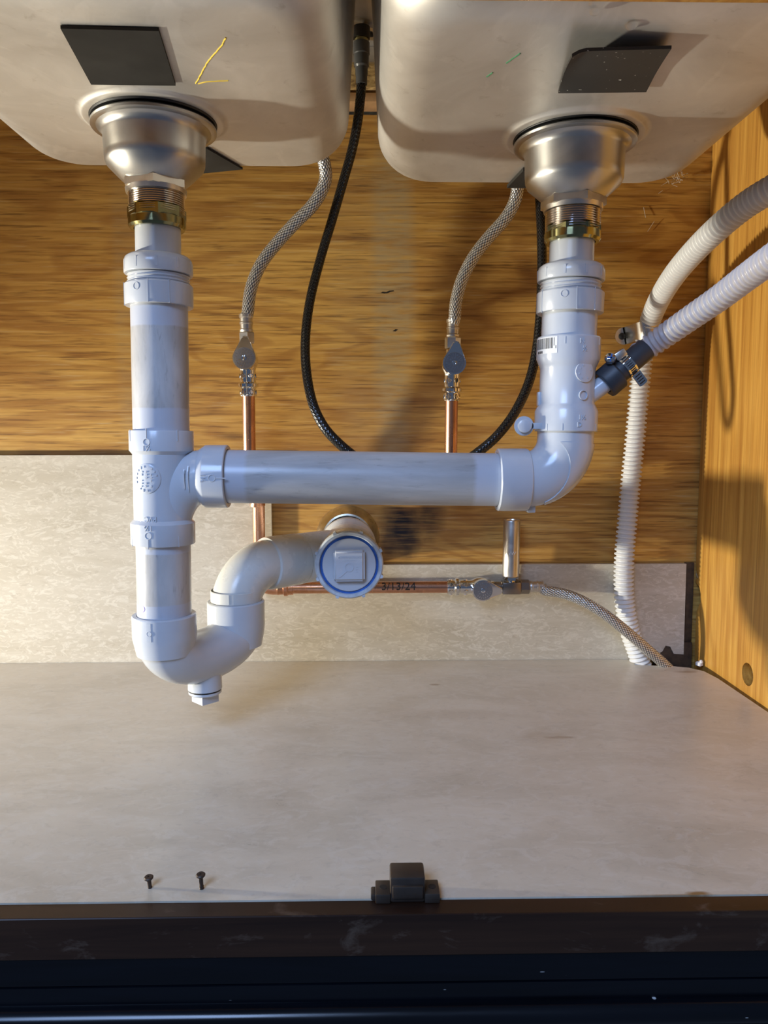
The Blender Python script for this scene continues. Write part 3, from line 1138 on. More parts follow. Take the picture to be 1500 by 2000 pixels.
# flat web and raised panel on the face of the elbow
mb = MB()
c = np.array((xr0 - RB, YP, ze + RB))
vs, fs = [], []
NT_, NP_ = 14, 8
for i_ in range(NT_ + 1):
    t = .28 + (1.50 - .28) * i_ / NT_
    f0 = math.radians(58 - 82 * ((i_ / NT_) ** 1.1))
    f1 = math.radians(74)
    rad_ = np.array((math.sin(t), 0, -math.cos(t)))
    for rr in (.0250, .0268):
        for k in range(NP_ + 1):
            ph = f0 + (f1 - f0) * k / NP_
            vs.append(c + rad_ * RB + rr * (rad_ * math.sin(ph) + np.array((0, -1, 0)) * math.cos(ph)))
w_ = 2 * (NP_ + 1)
for i_ in range(NT_):
    for k in range(NP_):
        for l in (0, NP_ + 1):
            b_ = i_ * w_ + l + k
            fs.append((b_, b_ + 1, b_ + w_ + 1, b_ + w_))
    for k in (0, NP_):
        b_ = i_ * w_ + k
        fs.append((b_, b_ + NP_ + 1, b_ + w_ + NP_ + 1, b_ + w_))
for b0_ in (0, NT_ * w_):
    for k in range(NP_):
        fs.append((b0_ + k, b0_ + k + 1, b0_ + NP_ + 2 + k, b0_ + NP_ + 1 + k))
mb.add(vs, fs)
finish('raised_panel', mb, M['pvc'], el)
mb = MB()
box(mb, (xe1 - .0004, YP - .006, ze - .0305), (xe1 + .007, YP + .004, ze - .024), .0008)
finish('mould_gate', mb, M['pvc'], el)

# wye of the right stack
mb = vert(axr, [(.0245, zq[0]), (.0280, zq[0]), (.0288, zq[0] - .0012), (.0288, zq[1]), (.0262, zq[2]), (.0250, zq[2] - .003), (.0250, zq[3] + .002), (.0262, zq[3]), (.0287, zq[4]), (.0287, zq[5] + .0008), (.0280, zq[5]), (.0245, zq[5])])
d0, d1 = axr(PY(1110, 806, YP)[2]), PY(1186, 745, YP - .004)
tube(mb, [d0, d1], .0084, 28)
box(mb, tuple(axr(zq[3]) + np.array((-.0272, -.004, .0))), tuple(axr(zq[3]) + np.array((-.0240, .004, .013))), .001)
wye = finish('wye_fitting', mb, M['pvc'], drain, 32)
mb = MB()
wrap_disc(mb, axr(PY(1110, 730, YP)[2]), vz, .0250, .40, .0095, .0012)
wrap_disc(mb, axr(PY(1110, 774, YP)[2]), vz, .0250, .36, .0046, .0012, .0010)
finish('medallion', mb, M['pvc'], wye)
mb = MB()
for t in (.3, 2.0, 2.6, 3.4, 4.2, 5.2):
    wrap_disc(mb, axr(PY(1110, 730, YP)[2] + .0062 * math.sin(t)), vz, .0261, .40 + .0062 * math.cos(t) / .0257, .0008, .0005, 0, 8)
wrap_text(mb, '1½', .0062, .0012, axr(zq[5] + .0125), vz, .0287, .27)
wrap_text(mb, 'D', .0062, .0012, axr(zq[5] + .0060), vz, .0287, .18)
wrap_text(mb, 'N', .0062, .0012, axr(zq[0] - .0060), vz, .0288, .18)
wrap_text(mb, '½', .0066, .0012, axr(zq[0] - .0125), vz, .0288, .27)
for t in (-.35, -.85, .95):
    wrap_strip(mb, axr(zq[0] - .005), vz, .0288, t, -.0003, .0003, -.003, .003, .0003, 2)
    wrap_strip(mb, axr(zq[5] + .004), vz, .0287, t, -.0003, .0003, -.003, .003, .0003, 2)
finish('raised_lettering', mb, M['pvc'], wye)
# barcode sticker wrapped on the hub's left side
mb = MB()
cb = axr(PY(1110, 676, YP)[2])
wrap_strip(mb, cb, vz, .0289, -1.02, -.0135, .0125, -.0085, .0062, .0002, 10)
st = finish('barcode_sticker', mb, M['label'], wye)
mb = MB()
x = -.0130
while x < .0085:
    wd = random.choice((.0003, .0005, .0008))
    wrap_strip(mb, cb, vz, .0291, -1.02, x, x + wd, -.0042, .0052, .00012, 1)
    x += wd + random.choice((.0004, .0006, .0008))
wrap_strip(mb, cb, vz, .0291, -1.02, .0092, .0097, -.0020, .0052, .00012, 1)
wrap_strip(mb, cb, vz, .0291, -1.02, .0110, .0115, -.0045, -.0018, .00012, 1)
for k in range(4):
    wrap_strip(mb, cb, vz, .0291, -1.02, -.0118 + k * .0022, -.0103 + k * .0022, -.0080, -.0058, .00012, 1)
finish('barcode', mb, M['ink'], wye)
# tethered plug at the left of the lower hub
pc = PY(1023, 832, YP - .012)
mb = MB()
lathe(mb, pc, (0, -1, 0), [(0, -.001), (.0088, -.001), (.0090, .0008), (.0086, .0015), (.0062, .0015), (.0060, .0055), (.0052, .0060), (0, .0060)], 36)
a = axr(pc[2])
box(mb, (pc[0] + .007, YP - .0135, pc[2] - .0028), (a[0] - .024, YP - .0115, pc[2] + .0028), .0005)
finish('tethered_plug', mb, M['pvc'], drain)
# upper right: short pipe, adapter, nut, tailpiece
stack_top(axr, zrr(468), zrr(519), zrr(551), zrr(572), zrr(613), 0)
finish('pipe', vert(axr, [(.018, zrr(608)), (R0 - .0004, zrr(608)), (R0 - .0004, zrr(664)), (.018, zrr(664))]), M['pvc'], drain)

# lower left: pipe into the trap
finish('pipe', vert(axl, [(.018, PY(320, 1055, YP)[2]), (R0 - .0004, PY(320, 1055, YP)[2]), (R0 - .0004, PY(320, 1212, YP)[2]), (.018, PY(320, 1212, YP)[2])]), M['pipez2'], drain)
mb = MB()
wrap_disc(mb, axl(PY(289, 1180, YP)[2]), vz, R0 - .0004, -.62, .0032, .00015, 0, 14)
wrap_strip(mb, axl(PY(289, 1172, YP)[2]), vz, R0 - .0004, -.62, -.0012, .0008, -.0030, .0050, .0001, 2)
finish('primer_smudge', mb, M['purple'], drain)['label'] = 'purple primer smudge'
YT = 0.79
lz1, lz0 = PY(321, 1199, YP)[2], PY(321, 1243, YP)[2]
lc = axl(lz0)
rcx = PY(461, 1190, YT)[0]
rc = np.array((rcx, YT, 0))
rz1, rz0 = PY(461, 1173, YT)[2], PY(461, 1226, YT)[2]
bz = PY(392, 1336, (YP + YT) / 2 - .01)[2] + .0262
mid = (np.array((lc[0], YP)) + rc[:2]) / 2
half = (rc[:2] - np.array((lc[0], YP))) / 2
pts = [(lc[0], YP, lz0 + .012), (lc[0], YP, lz0 + .004)]
for k in range(25):
    t = PI * k / 24
    q = mid - half * math.cos(t)
    zs = (lz0 if t < PI / 2 else rz0)
    pts.append((q[0], q[1], zs - (zs - bz) * math.sin(t)))
pts += [(rc[0], YT, rz0 + .004), (rc[0], YT, rz0 + .012)]
pts = np.array(pts)
mb = MB()
tube(mb, smooth_path(pts, .0035)[0], .0262, 56)
lathe(mb, (lc[0], YP, 0), (0, 0, 1), [(.0252, lz1), (.0290, lz1), (.0297, lz1 - .001), (.0297, lz0 + .001), (.0290, lz0 - .003), (.0262, lz0 - .016)], 56)
lathe(mb, (rc[0], YT, 0), (0, 0, 1), [(.0252, rz1), (.0288, rz1), (.0296, rz1 - .001), (.0296, rz0 + .004), (.0288, rz0 - .004), (.0262, rz0 - .018)], 56)
bc = np.array((mid[0] + .002, mid[1] - .004, 0))
zb0 = bz - .0262
lathe(mb, bc, (0, 0, 1), [(.0165, zb0 + .014), (.0168, zb0 - .0062), (.010, zb0 - .0062)], 40)
trap = finish('trap_bend', mb, M['pvc'], drain, 34)
mb = MB()
wrap_disc(mb, (lc[0], YP, (lz1 + lz0) / 2 - .001), vz, .0297, -.22, .0026, .0005, .0006)
wrap_strip(mb, (lc[0], YP, (lz1 + lz0) / 2), vz, .0297, -.22, -.0026, .0020, -.0085, .0085, .0003, 4)
finish('moulded_mark', mb, M['pvc'], trap)
finish('o_ring', lathe(MB(), bc, (0, 0, 1), [(.010, zb0 - .0060), (.0160, zb0 - .0060), (.0164, zb0 - .0070), (.0160, zb0 - .0080), (.010, zb0 - .0080)], 40), M['gasket'], trap)
mb = MB()
lathe(mb, bc, (0, 0, 1), [(0, zb0 - .0078), (.0160, zb0 - .0078), (.0162, zb0 - .0102), (.0150, zb0 - .0112), (0, zb0 - .0112)], 40)
hexnut(mb, bc, (0, 0, 1), .0190, zb0 - .0200, zb0 - .0105, 4, 0.0, 0.0, .02)
finish('drain_plug', mb, M['pvc'], trap, 30)

# trap arm elbow, turning right and back to the cleanout
F = PY(682, 1103, 0.80)
W = PY(679, 1048, YB)
ax = (W - F) / np.linalg.norm(W - F)
J = F + ax * (0.102)                      # where the arm meets the cleanout tee
e0 = np.array((rc[0], YT, rz1 - .012))
# direction of the arm
ah = J - np.array((rc[0], YT, 0))
ah[2] = 0
L = np.linalg.norm(ah)
ah /= L
rb = .042
zt_ = J[2] - .001
pts = [e0, (rc[0], YT, zt_ - rb)]
for k in range(1, 15):
    t = PI / 2 * k / 14
    q = np.array((rc[0], YT, 0)) + ah * rb * (1 - math.cos(t))
    pts.append((q[0], q[1], zt_ - rb + rb * math.sin(t)))
q = np.array((rc[0], YT, zt_)) + ah * (rb + .004)
pts.append(q)
mb = MB()
tube(mb, pts, [.0252, .0252] + [.0256] * 15, 56)
lathe(mb, (rc[0], YT, 0), (0, 0, 1), [(.0252, rz1 + .0118), (.0258, rz1 + .0112), (.0258, rz1 + .0005), (.0250, rz1 + .0002)], 56)
h0 = np.array((rc[0], YT, zt_)) + ah * (rb - .003)
hl = (L - rb) * .36
lathe(mb, h0, ah, [(.0250, 0), (.0278, .0015), (.0286, .004), (.0286, hl), (.0280, hl + .0008), (.024, hl + .0008)], 56)
te = finish('trap_elbow', mb, M['pvcold'], drain, 32)
mb = MB()
wrap_strip(mb, (rc[0], YT, rz1 + .006), vz, .0258, -.1, -.0005, .0005, -.005, .005, .0004, 2)
finish('moulded_mark', mb, M['pvcold'], te)

# cleanout tee running back to the wall
mb = MB()
LW = np.linalg.norm(W - F)
lathe(mb, F, ax, [(.030, .004), (.0352, .004), (.0355, .006), (.0355, .030), (.0335, .036), (.0330, .130), (.0345, .133), (.0345, .152), (.0330, .155), (.030, .155)], 64)
h1 = h0 + ah * (hl + .0006)
lathe(mb, h1, ah, [(.024, 0), (.0276, 0), (.0282, .001), (.0282, (L - rb) * .40), (.0268, (L - rb) * .46), (.0262, L - rb - hl)], 56)
ct = finish('cleanout_tee', mb, M['pvcold'], drain, 32)
mb = MB()
lathe(mb, F, ax, [(.022, .153), (.0300, .153), (.0300, .165), (.0318, .167), (.0318, .178), (.0292, .181), (.0285, LW + .003), (.022, LW + .003)], 56)
finish('wall_pipe', mb, M['pvc'], drain, 32)
# ribbed ring
mb = MB()
lathe(mb, F, ax, [(.0308, .006), (.0308, -.001), (.0318, -.003), (.0345, -.003), (.0360, -.001), (.0362, .010), (.0352, .013), (.030, .013)], 72)
u, v, a = frame(ax)
for k in range(8):
    t = 2 * PI * k / 8 + .36
    d = u * math.cos(t) + v * math.sin(t)
    tg = -u * math.sin(t) + v * math.cos(t)
    prism(mb, [(-.0022, -.0006), (.0022, -.0006), (.0014, .0020), (-.0014, .0020)], F + d * .0358, tg, d, a, -.0024, .011)
ring = finish('ribbed_ring', mb, M['ring'], ct, 30)
ring['label'] = 'smeared grey ribbed ring of the cleanout'
mb = MB()
lathe(mb, F, ax, [(.0270, .0004), (.0306, .0000), (.0312, -.0016), (.0314, .002), (.0270, .002)], 72)
finish('cement_smear', mb, M['primer'], ct)['label'] = 'blue solvent cement smeared around the plug'
mb = MB()
lathe(mb, F, ax, [(0, .003), (.0280, .003), (.0280, -.001), (0, -.001)], 64)
lathe(mb, F, ax, [(0, .001), (.0280, .001), (.0282, -.0012), (.0276, -.0018), (0, -.0018)], 64)
ru = np.array((1.0, 0.02, 0))
ru -= ax * ru.dot(ax)
ru /= np.linalg.norm(ru)
rv = np.cross(ru, ax) * -1
if rv[2] < 0:
    rv = -rv
bm = bmesh.new()
bmesh.ops.create_cube(bm, size=1.0)
for vv in bm.verts:
    lo = vv.co.z > 0
    s = .0318 if lo else .0338
    vv.co = Vector((vv.co.x * s, vv.co.y * s, (vv.co.z + .5) * .009))
bmesh.ops.bevel(bm, geom=bm.edges[:], offset=.0022, segments=3, affect='EDGES')
Mx = Matrix((( ru[0], rv[0], -ax[0]), (ru[1], rv[1], -ax[1]), (ru[2], rv[2], -ax[2])))
for vv in bm.verts:
    vv.co = Mx @ vv.co + Vector(F + ax * -.0018)
mb.bm(bm)
cp = finish('cleanout_plug', mb, M['pvc'], ct, 34)
mb = MB()
fo = F - ax * .0108
vs = []


def face_pt(x, y, h=0.0):
    return fo + ru * x + rv * y - ax * h


def face_disc(mb, x, y, r, ring_w=.0006, h=.0005, seg=28, a0=0, a1=2 * PI):
    n_ = seg
    vs, fs = [], []
    for k in range(n_ + 1):
        t = a0 + (a1 - a0) * k / n_
        for rr, hh in ((r, -.0002), (r, h), (r - ring_w, h), (r - ring_w, -.0002)):
            vs.append(face_pt(x + rr * math.cos(t), y + rr * math.sin(t), hh))
    for k in range(n_):
        for j in range(3):
            fs.append((4 * k + j, 4 * k + j + 1, 4 * k + 4 + j + 1, 4 * k + 4 + j))
    mb.add(vs, fs)


face_disc(mb, 0.000, -.0010, .0046)
for dx in (-.0006, .0006):
    a_, b_ = np.array((-.0030 + dx, -.0048)), np.array((-.0108 + dx, -.0118))
    d_ = (b_ - a_) / np.linalg.norm(b_ - a_)
    n2 = np.array((-d_[1], d_[0])) * .0004
    prism(mb, [tuple(a_ + n2), tuple(b_ + n2), tuple(b_ - n2), tuple(a_ - n2)], fo, ru, rv, -ax, -.0002, .0005)
for k in range(9):
    x = -.0108 + k * .0026
    if k % 3 != 1:
        face_disc(mb, x + .0004, .0092, .0012, .0004, .0004, 10, .6 * k, .6 * k + 4.6)
    else:
        prism(mb, [(x, .0078), (x + .0004, .0078), (x + .0004, .0104), (x, .0104)], fo, ru, rv, -ax, -.0002, .0004)
for y, x0_, x1_ in ((.0058, -.006, -.001), (.0058, .001, .006), (-.0010, .0066, .0092), (-.0036, .0068, .0088), (-.0060, .0070, .0086)):
    prism(mb, [(x0_, y), (x1_, y), (x1_, y + .0005), (x0_, y + .0005)], fo, ru, rv, -ax, -.0002, .0004)
finish('raised_lettering', mb, M['pvc'], cp)

# round cover plate on the wall
mb = MB()
lathe(mb, W, (0, -1, 0), [(.0298, .0185), (.0308, .0200), (.0330, .0195), (.0370, .0130), (.0405, .0060), (.0425, .0015), (.0425, 0), (.0298, 0)], 64)
tag(finish('escutcheon', mb, M['escut']), 'tarnished chrome cover plate around the waste pipe on the plywood back', 'cover plate')

# ================================================================== copper, valves, braided hoses
YC = 0.955
rcu = .0078


def pipe_obj(name, a, b, r, mat, parent):
    a, b = np.array(a, float), np.array(b, float)
    Ln = np.linalg.norm(b - a)
    return finish(name, lathe(MB(), a, b - a, [(r * .8, 0), (r, 0), (r, Ln), (r * .8, Ln)], 36), mat, parent)


zvl, zvr = PY(486, 774, YC)[2], PY(882, 783, YC)[2]
YH = 1.003
hA = PY(560, 1148, YH)
hB = PY(873, 1148.5, YH)
zh = hA[2]
cl = thing('copper_pipe', (hA[0] - .04, YH, zh), 'left copper riser turning to run level behind the cleanout, dated in black ink', 'pipe', 'copper supply pipes')
a, b = PY(485.5, 774, YC), PY(487.5, 905, .972)
pipe_obj('pipe', a + np.array((0, 0, .006)), b, rcu, M['copper'], cl)
c, d = PY(505, 985, .985), PY(507, 1060, .997)
mb = MB()
lathe(mb, PY(503, 984, .984), d - c, [(.006, -.022), (.0092, -.022), (.0092, -.002), (.0098, 0), (.0098, .002), (.006, .002)], 32)
tube(mb, [b + np.array((0, 0, .004)), b * .5 + PY(503, 960, .982) * .5, PY(503, 965, .983)], .0088, 28)
finish('offset_coupling', mb, M['copper'], cl)
ez = PY(507, 1120, YH)
pipe_obj('pipe', c, (ez[0], YH - .001, zh + .022), rcu, M['copper'], cl)
pts = [(ez[0], YH - .001, zh + .026), (ez[0], YH, zh + .018)]
for k in range(9):
    t = PI / 2 * k / 8
    pts.append((ez[0] + .016 - .016 * math.cos(t), YH, zh + .016 - .016 * math.sin(t)))
pts.append((ez[0] + .020, YH, zh))
mb = MB()
tube(mb, pts, .0090, 32)
lathe(mb, (ez[0] + .018, YH, zh), (1, 0, 0), [(.006, -.001), (.0092, -.001), (.0092, .005), (.0098, .006), (.0092, .008), (.0090, .013), (.0112, .0145), (.0112, .0185), (.0095, .020), (.0095, .026), (.006, .026)], 32)
finish('elbow_fitting', mb, M['copper'], cl)
pipe_obj('pipe', (ez[0] + .040, YH, zh), (hB[0] + .004, YH, zh), rcu, M['copper'], cl)
mb = MB()
tq = PY(778, 1142, YH)
wrap_text(mb, '3/13/24', .0150, .0010, (tq[0], YH, zh), (1, 0, 0), rcu + .0002, -.30, PI / 2)
finish('date_mark', mb, M['ink'], cl)['label'] = 'date 3/13/24 written in black ink'
cr_ = thing('copper_pipe', PY(882, 900, .965), 'short upright copper pipe rising from behind the level drain pipe to the right valve', 'pipe', 'copper supply pipes')
pipe_obj('pipe', PY(882, 783, YC) + np.array((0, 0, .006)), PY(880, 960, .965), rcu, M['copper'], cr_)


def valve(o, zax, label, twist=0.0, nut_mat='nickel'):
    """quarter-turn stop valve: flow axis zax, handle facing the room (-Y)"""
    o = np.array(o, float)
    z = np.array(zax, float)
    z /= np.linalg.norm(z)
    f = np.array((0, -1.0, 0))
    f -= z * f.dot(z)
    f /= np.linalg.norm(f)
    x = np.cross(-f, z) * 1.0
    t = thing('shutoff_valve', o, label, 'valve', 'chrome shutoff valves')
    mb = MB()
    lathe(mb, o, z, [(.006, 0), (.0098, 0), (.0102, .0012), (.0096, .002), (.0096, .0095), (.0104, .0105), (.0122, .0115), (.0122, .0150), (.0104, .0162), (.0094, .0172), (.0098, .022), (.0092, .030), (.0098, .033), (.0125, .0385), (.0128, .0440), (.0118, .0505), (.0092, .0545), (.0080, .0562), (.0080, .062), (.006, .062)], 40)
    for k in range(6):
        a = 2 * PI * k / 6
        for h in (.005, .0245):
            c = o + z * h + (x * math.cos(a) + f * math.sin(a)) * .0088
            dd = x * math.cos(a) + f * math.sin(a)
            lathe(mb, c, dd, [(.0034, 0), (.0030, .0014), (.0016, .0016), (0, .0012)], 10)
    ctr = o + z * .0445
    lathe(mb, ctr, f, [(.0088, .004), (.0088, .0135), (.0070, .0140), (.0070, .0165), (.0, .0165)], 28)
    finish('valve_body', mb, M['chrome'], t, 34)
    # teardrop handle
    zt = z * math.cos(twist) + x * math.sin(twist)
    xt = x * math.cos(twist) - z * math.sin(twist)
    out = []
    Rb, Rs, Lh = .0138, .0048, .0215
    al = math.acos((Rb - Rs) / Lh)
    for k in range(25):
        a = al + (2 * PI - 2 * al) * k / 24
        out.append((Rb * math.sin(a), Rb * math.cos(a)))
    for k in range(9):
        a = -al + 2 * al * k / 8
        out.append((Rs * math.sin(a), Lh + Rs * math.cos(a)))
    bm = bmesh.new()
    lower = [bm.verts.new(Vector(ctr + xt * p + zt * q + f * .0160)) for p, q in out]
    upper = [bm.verts.new(Vector(ctr + xt * p + zt * q + f * (.0250 if q < .010 else .0215))) for p, q in out]
    bm.faces.new(lower)
    tp = bm.faces.new(upper)
    nn = len(out)
    for k in range(nn):
        bm.faces.new((lower[k], lower[(k + 1) % nn], upper[(k + 1) % nn], upper[k]))
    bmesh.ops.bevel(bm, geom=list(tp.edges), offset=.0014, segments=3, affect='EDGES')
    hd = finish('handle', MB().bm(bm), M['chrome'], t, 40)
    mb = MB()
    lathe(mb, ctr, f, [(.0, .0252), (.0122, .0252), (.0124, .0248), (.0124, .0235)], 40)
    finish('handle_face', mb, M['darkchrome'], hd)
    mb = MB()
    for rr, nn, skip in ((.0096, 22, (9, 10, 20)), (.0060, 13, (4, 10))):
        for k in range(nn):
            if k in skip:
                continue
            a = 2 * PI * k / nn
            dd = xt * math.sin(a) + zt * math.cos(a)
            tg = xt * math.cos(a) - zt * math.sin(a)
            hw = random.uniform(.0003, .0007)
            hh = random.uniform(.0007, .0012)
            prism(mb, [(-hw, -hh), (hw * .6, -hh), (hw, hh), (-hw * .5, hh)], ctr + dd * rr, tg, dd, f, .0250, .0258)
    finish('raised_lettering', mb, M['chrome'], hd)
    mb = MB()
    lathe(mb, ctr, f, [(.0032, .0250), (.0030, .0262), (.0016, .0264), (.0014, .0254), (0, .0254)], 20)
    finish('handle_screw', mb, M['chrome'], hd)
    return t, o + z * .0615, z


def braid_disp(nb, pitch, amp):
    def f(th, s):
        a = np.sin(nb * th + 2 * PI * s / pitch)
        b = np.sin(nb * th - 2 * PI * s / pitch)
        h = np.abs(a * b) ** .55
        return amp * (h - .35), h
    return f


def hose(name, pts, r, mat, label, nb=7, pitch=.0120, amp=.0009, step=.0009, seg=84, group=None, cat='hose'):
    p, _ = smooth_path(pts, step)
    t = thing(name, pts[0], label, cat, group)
    finish('braided_sleeve', tube(MB(), p, r, seg, True, braid_disp(nb, pitch, amp)), mat, t, 180)
    return t, p


def ferrule(parent, o, z, mat='nickel', length=.020, r=.0082, hexw=.0170, hexl=.0135):
    mb = MB()
    hexnut(mb, o, z, hexw, 0, hexl, 6, .004, .25)
    finish('hex_nut', mb, M[mat], parent, 25)
    mb = MB()
    h = hexl
    k = r
    lathe(mb, o, z, [(.005, h), (k * .92, h), (k, h + .0012), (k, h + .003), (k * .9, h + .004), (k * .92, h + .009), (k, h + .0098), (k, h + .0115), (k * .92, h + .0125), (k * .93, h + .0168), (k * 1.04, h + .0178), (k * 1.04, h + length + .001), (k * .8, h + length + .0015)], 36)
    finish('ferrule', mb, M['nickel'], parent, 30)
    return o + np.array(z) * (h + length)


vA = PY(485.5, 774, YC)
tiltl = np.array((-.010, -.02, 1.0))
_, top, z = valve(vA, tiltl, 'chrome quarter-turn shutoff valve on the left copper riser, handle pointing up', 0.05)
hs = [(484, 610, .952), (488, 575, .952), (497, 543, .952), (515, 508, .952), (545, 470, .95), (580, 432, .945), (608, 404, .94), (627, 375, .935), (636, 348, .93), (634, 322, .925), (625, 285, .92), (621, 200, .925), (621, 60, .93)]
pp = [top + z * .034] + [PY(*q) for q in hs]
t, p = hose('supply_hose', pp, .0070, M['braid'], 'braided steel supply hose curving up behind the left bowl', group='braided supply hoses')
ferrule(t, top + z * .002, z)
vB = PY(882, 783, YC)
_, top, z = valve(vB, np.array((.010, -.02, 1.0)), 'chrome quarter-turn shutoff valve on the right copper pipe, shiny handle turned up', 0.10)
hs = [(888, 622, .95), (891, 588, .95), (903, 545, .95), (925, 502, .948), (955, 463, .945), (983, 432, .94), (1001, 404, .935), (1010, 375, .93), (1010, 340, .925), (1001, 300, .92), (996, 200, .925), (995, 60, .93)]
pp = [top + z * .034] + [PY(*q) for q in hs]
t, p = hose('supply_hose', pp, .0070, M['braid'], 'braided steel supply hose curving up behind the right bowl and its dark pad', group='braided supply hoses')
ferrule(t, top + z * .002, z)
vC = np.array((hB[0], YH, zh))
_, top, z = valve(vC, (1, 0, 0), 'chrome shutoff valve lying sideways at the end of the level copper pipe', 0.06)
# water hammer arrestor on its tee
qa = PY(997, 1152, YH)
wh = thing('water_hammer_arrestor', (qa[0], YH, zh - .008), 'upright nickel cylinder of the water hammer arrestor beside the sideways valve', 'arrestor')
mb = MB()
box(mb, (qa[0] - .0118, YH - .0100, zh - .0085), (qa[0] + .0122, YH + .0085, zh + .0070), .0008)
lathe(mb, (top[0] - .001, YH, zh), (1, 0, 0), [(.005, 0), (.0072, 0), (.0072, qa[0] - .0118 - top[0] + .001), (.005, qa[0] - .0118 - top[0] + .001)], 24)
finish('tee_body', mb, M['bronze'], wh)
mb = MB()
hexnut(mb, (top[0] - .003, YH, zh), (1, 0, 0), .0165, -.0125, .0, 6, .005, .2)
finish('hex_nut', mb, M['bronze'], wh, 25)
zc0, zc1 = PY(995, 1126, YH)[2], PY(999, 1014, YH)[2]
mb = MB()
lathe(mb, (qa[0], YH, 0), (0, 0, 1), [(.004, zh + .006), (.0072, zh + .006), (.0072, zh + .011), (.004, zh + .011)], 24)
hexnut(mb, (qa[0], YH, 0), (0, 0, 1), .0180, zh + .0095, zc0 + .001, 6, .004, .5)
finish('collar_nut', mb, M['chrome'], wh, 25)
mb = MB()
dl = np.array((PY(999.5, 1014, YH)[0] - qa[0], -.002, zc1 - zc0))
Ln = np.linalg.norm(dl)
lathe(mb, (qa[0], YH, zc0), dl, [(0, 0), (.0102, 0), (.0112, .0012), (.0112, Ln - .003), (.0108, Ln - .001), (.0098, Ln - .0003), (.0090, Ln - .0008), (.0085, Ln - .0022), (0, Ln - .0022)], 48)
cy = finish('cylinder', mb, M['nickel'], wh, 30)
mb = MB()
cm = np.array((qa[0], YH, zc0)) + dl * .42
for k in range(6):
    wrap_strip(mb, cm + np.array((0, 0, .002 * (k % 2))), (0, 0, 1), .0112, -.35 + .14 * k, -.0004, .0004, -.0012, .0012, .00015, 1)
finish('etched_lettering', mb, M['label'], cy)
# braided hose to the floor
hstart = np.array((qa[0] + .0125, YH, zh))
hs = [(1066, 1153.5, YH - .002), (1095, 1158, .998), (1130, 1170, .990), (1170, 1192, .982), (1210, 1222, .977), (1255, 1260, .979), (1300, 1300, .987), (1333, 1334, .992)]
e = hstart + np.array((1, 0, 0)) * (.0125 + .0165)
pp = [e] + [PY(*q) for q in hs]
t, p = hose('dishwasher_supply_hose', pp, .0066, M['braid'], 'braided steel hose arching from the arrestor down through the floor gap at the corner', group='braided supply hoses')
ferrule(t, hstart, (1, 0, 0), 'bronze', .016, .0078, .0165, .0125)

# black spray hose
hs = [(706, 158, .93), (704, 190, .932), (698, 240, .94), (687, 295, .95), (671, 352, .958), (650, 425, .964), (626, 505, .962), (606, 585, .948), (597, 655, .930), (598, 720, .912), (610, 785, .898), (632, 832, .890), (662, 866, .886), (700, 896, .884), (745, 918, .884),
      (800, 927, .884), (855, 922, .884), (903, 903, .885), (938, 880, .887), (972, 850, .890), (1004, 808, .898), (1030, 755, .908), (1045, 700, .918), (1054, 630, .925), (1058, 550, .93), (1058, 470, .935), (1055, 400, .94), (1050, 330, .942), (1046, 240, .944), (1045, 70, .945)]
t, p = hose('spray_hose', [PY(*q) for q in hs], .0054, M['bbraid'], 'long black braided faucet hose hanging in a loop behind the drain pipes', nb=6, pitch=.0090, amp=.0005, step=.0008, seg=60)
zs_ = [PY(706, y, .93) for y in (165, 133, 108, 84, 76, 54)]
dn = zs_[5] - zs_[0]
L0 = np.linalg.norm(dn)
hh = [np.linalg.norm(q - zs_[0]) for q in zs_]
mb = MB()
lathe(mb, zs_[0], dn, [(.004, 0), (.0066, 0), (.0066, hh[1] * .5), (.0072, hh[1] * .6), (.0072, hh[1]), (.0086, hh[1] + .002), (.0086, hh[2]), (.0094, hh[2] + .001), (.0094, hh[3]), (.005, hh[3])], 36)
finish('quick_connector', mb, M['dimgrey'], t, 30)
mb = MB()
lathe(mb, zs_[0], dn, [(.004, hh[3] - .001), (.0078, hh[3] - .001), (.0082, hh[3] + .003), (.0078, hh[4] + .001), (.004, hh[4] + .001)], 32)
finish('brass_collar', mb, M['brass'], t)
mb = MB()
lathe(mb, zs_[0], dn, [(.004, hh[4]), (.0095, hh[4]), (.0098, hh[4] + .004), (.0098, hh[5]), (.004, hh[5])], 32)
finish('connector_cap', mb, M['gasket'], t)
# faucet shank hanging from the deck
q = PY(712, 30, .93)
fs_ = thing('faucet_shank', (q[0], .93, ZC + .03), 'thin dull metal faucet tube and mounting nut between the two bowls', 'faucet fitting')
zt2_ = PY(706, 54, .93)[2]
pipe_obj('supply_tube', (q[0], .936, zt2_ + .0005), (q[0], .936, zt2_ + .04), .0032, M['bronze'], fs_)
mb = MB()
cq = PY(722, 66, .945)
lathe(mb, cq, (.25, .1, 1), [(.006, 0), (.0120, 0), (.0128, .003), (.0128, .0075), (.0095, .010), (.005, .010)], 32)
finish('mounting_nut', mb, M['nickel'], fs_)


# ================================================================== corrugated drain hoses
def corrugated(name, pts, r, pitch, depth, mat, label, step_n=8, sharp=1.0):
    p, s = smooth_path(pts, pitch / step_n)
    ph = (s / pitch) % 1.0
    prof = np.where(ph < .62, np.sin(np.clip(ph / .62, 0, 1) * PI) ** .45, 0.0)
    rad = r - depth + depth * prof
    o = finish(name, tube(MB(), p, rad, 36, True), mat, None, 75)
    return tag(o, label, 'hose', 'corrugated drain hoses'), p


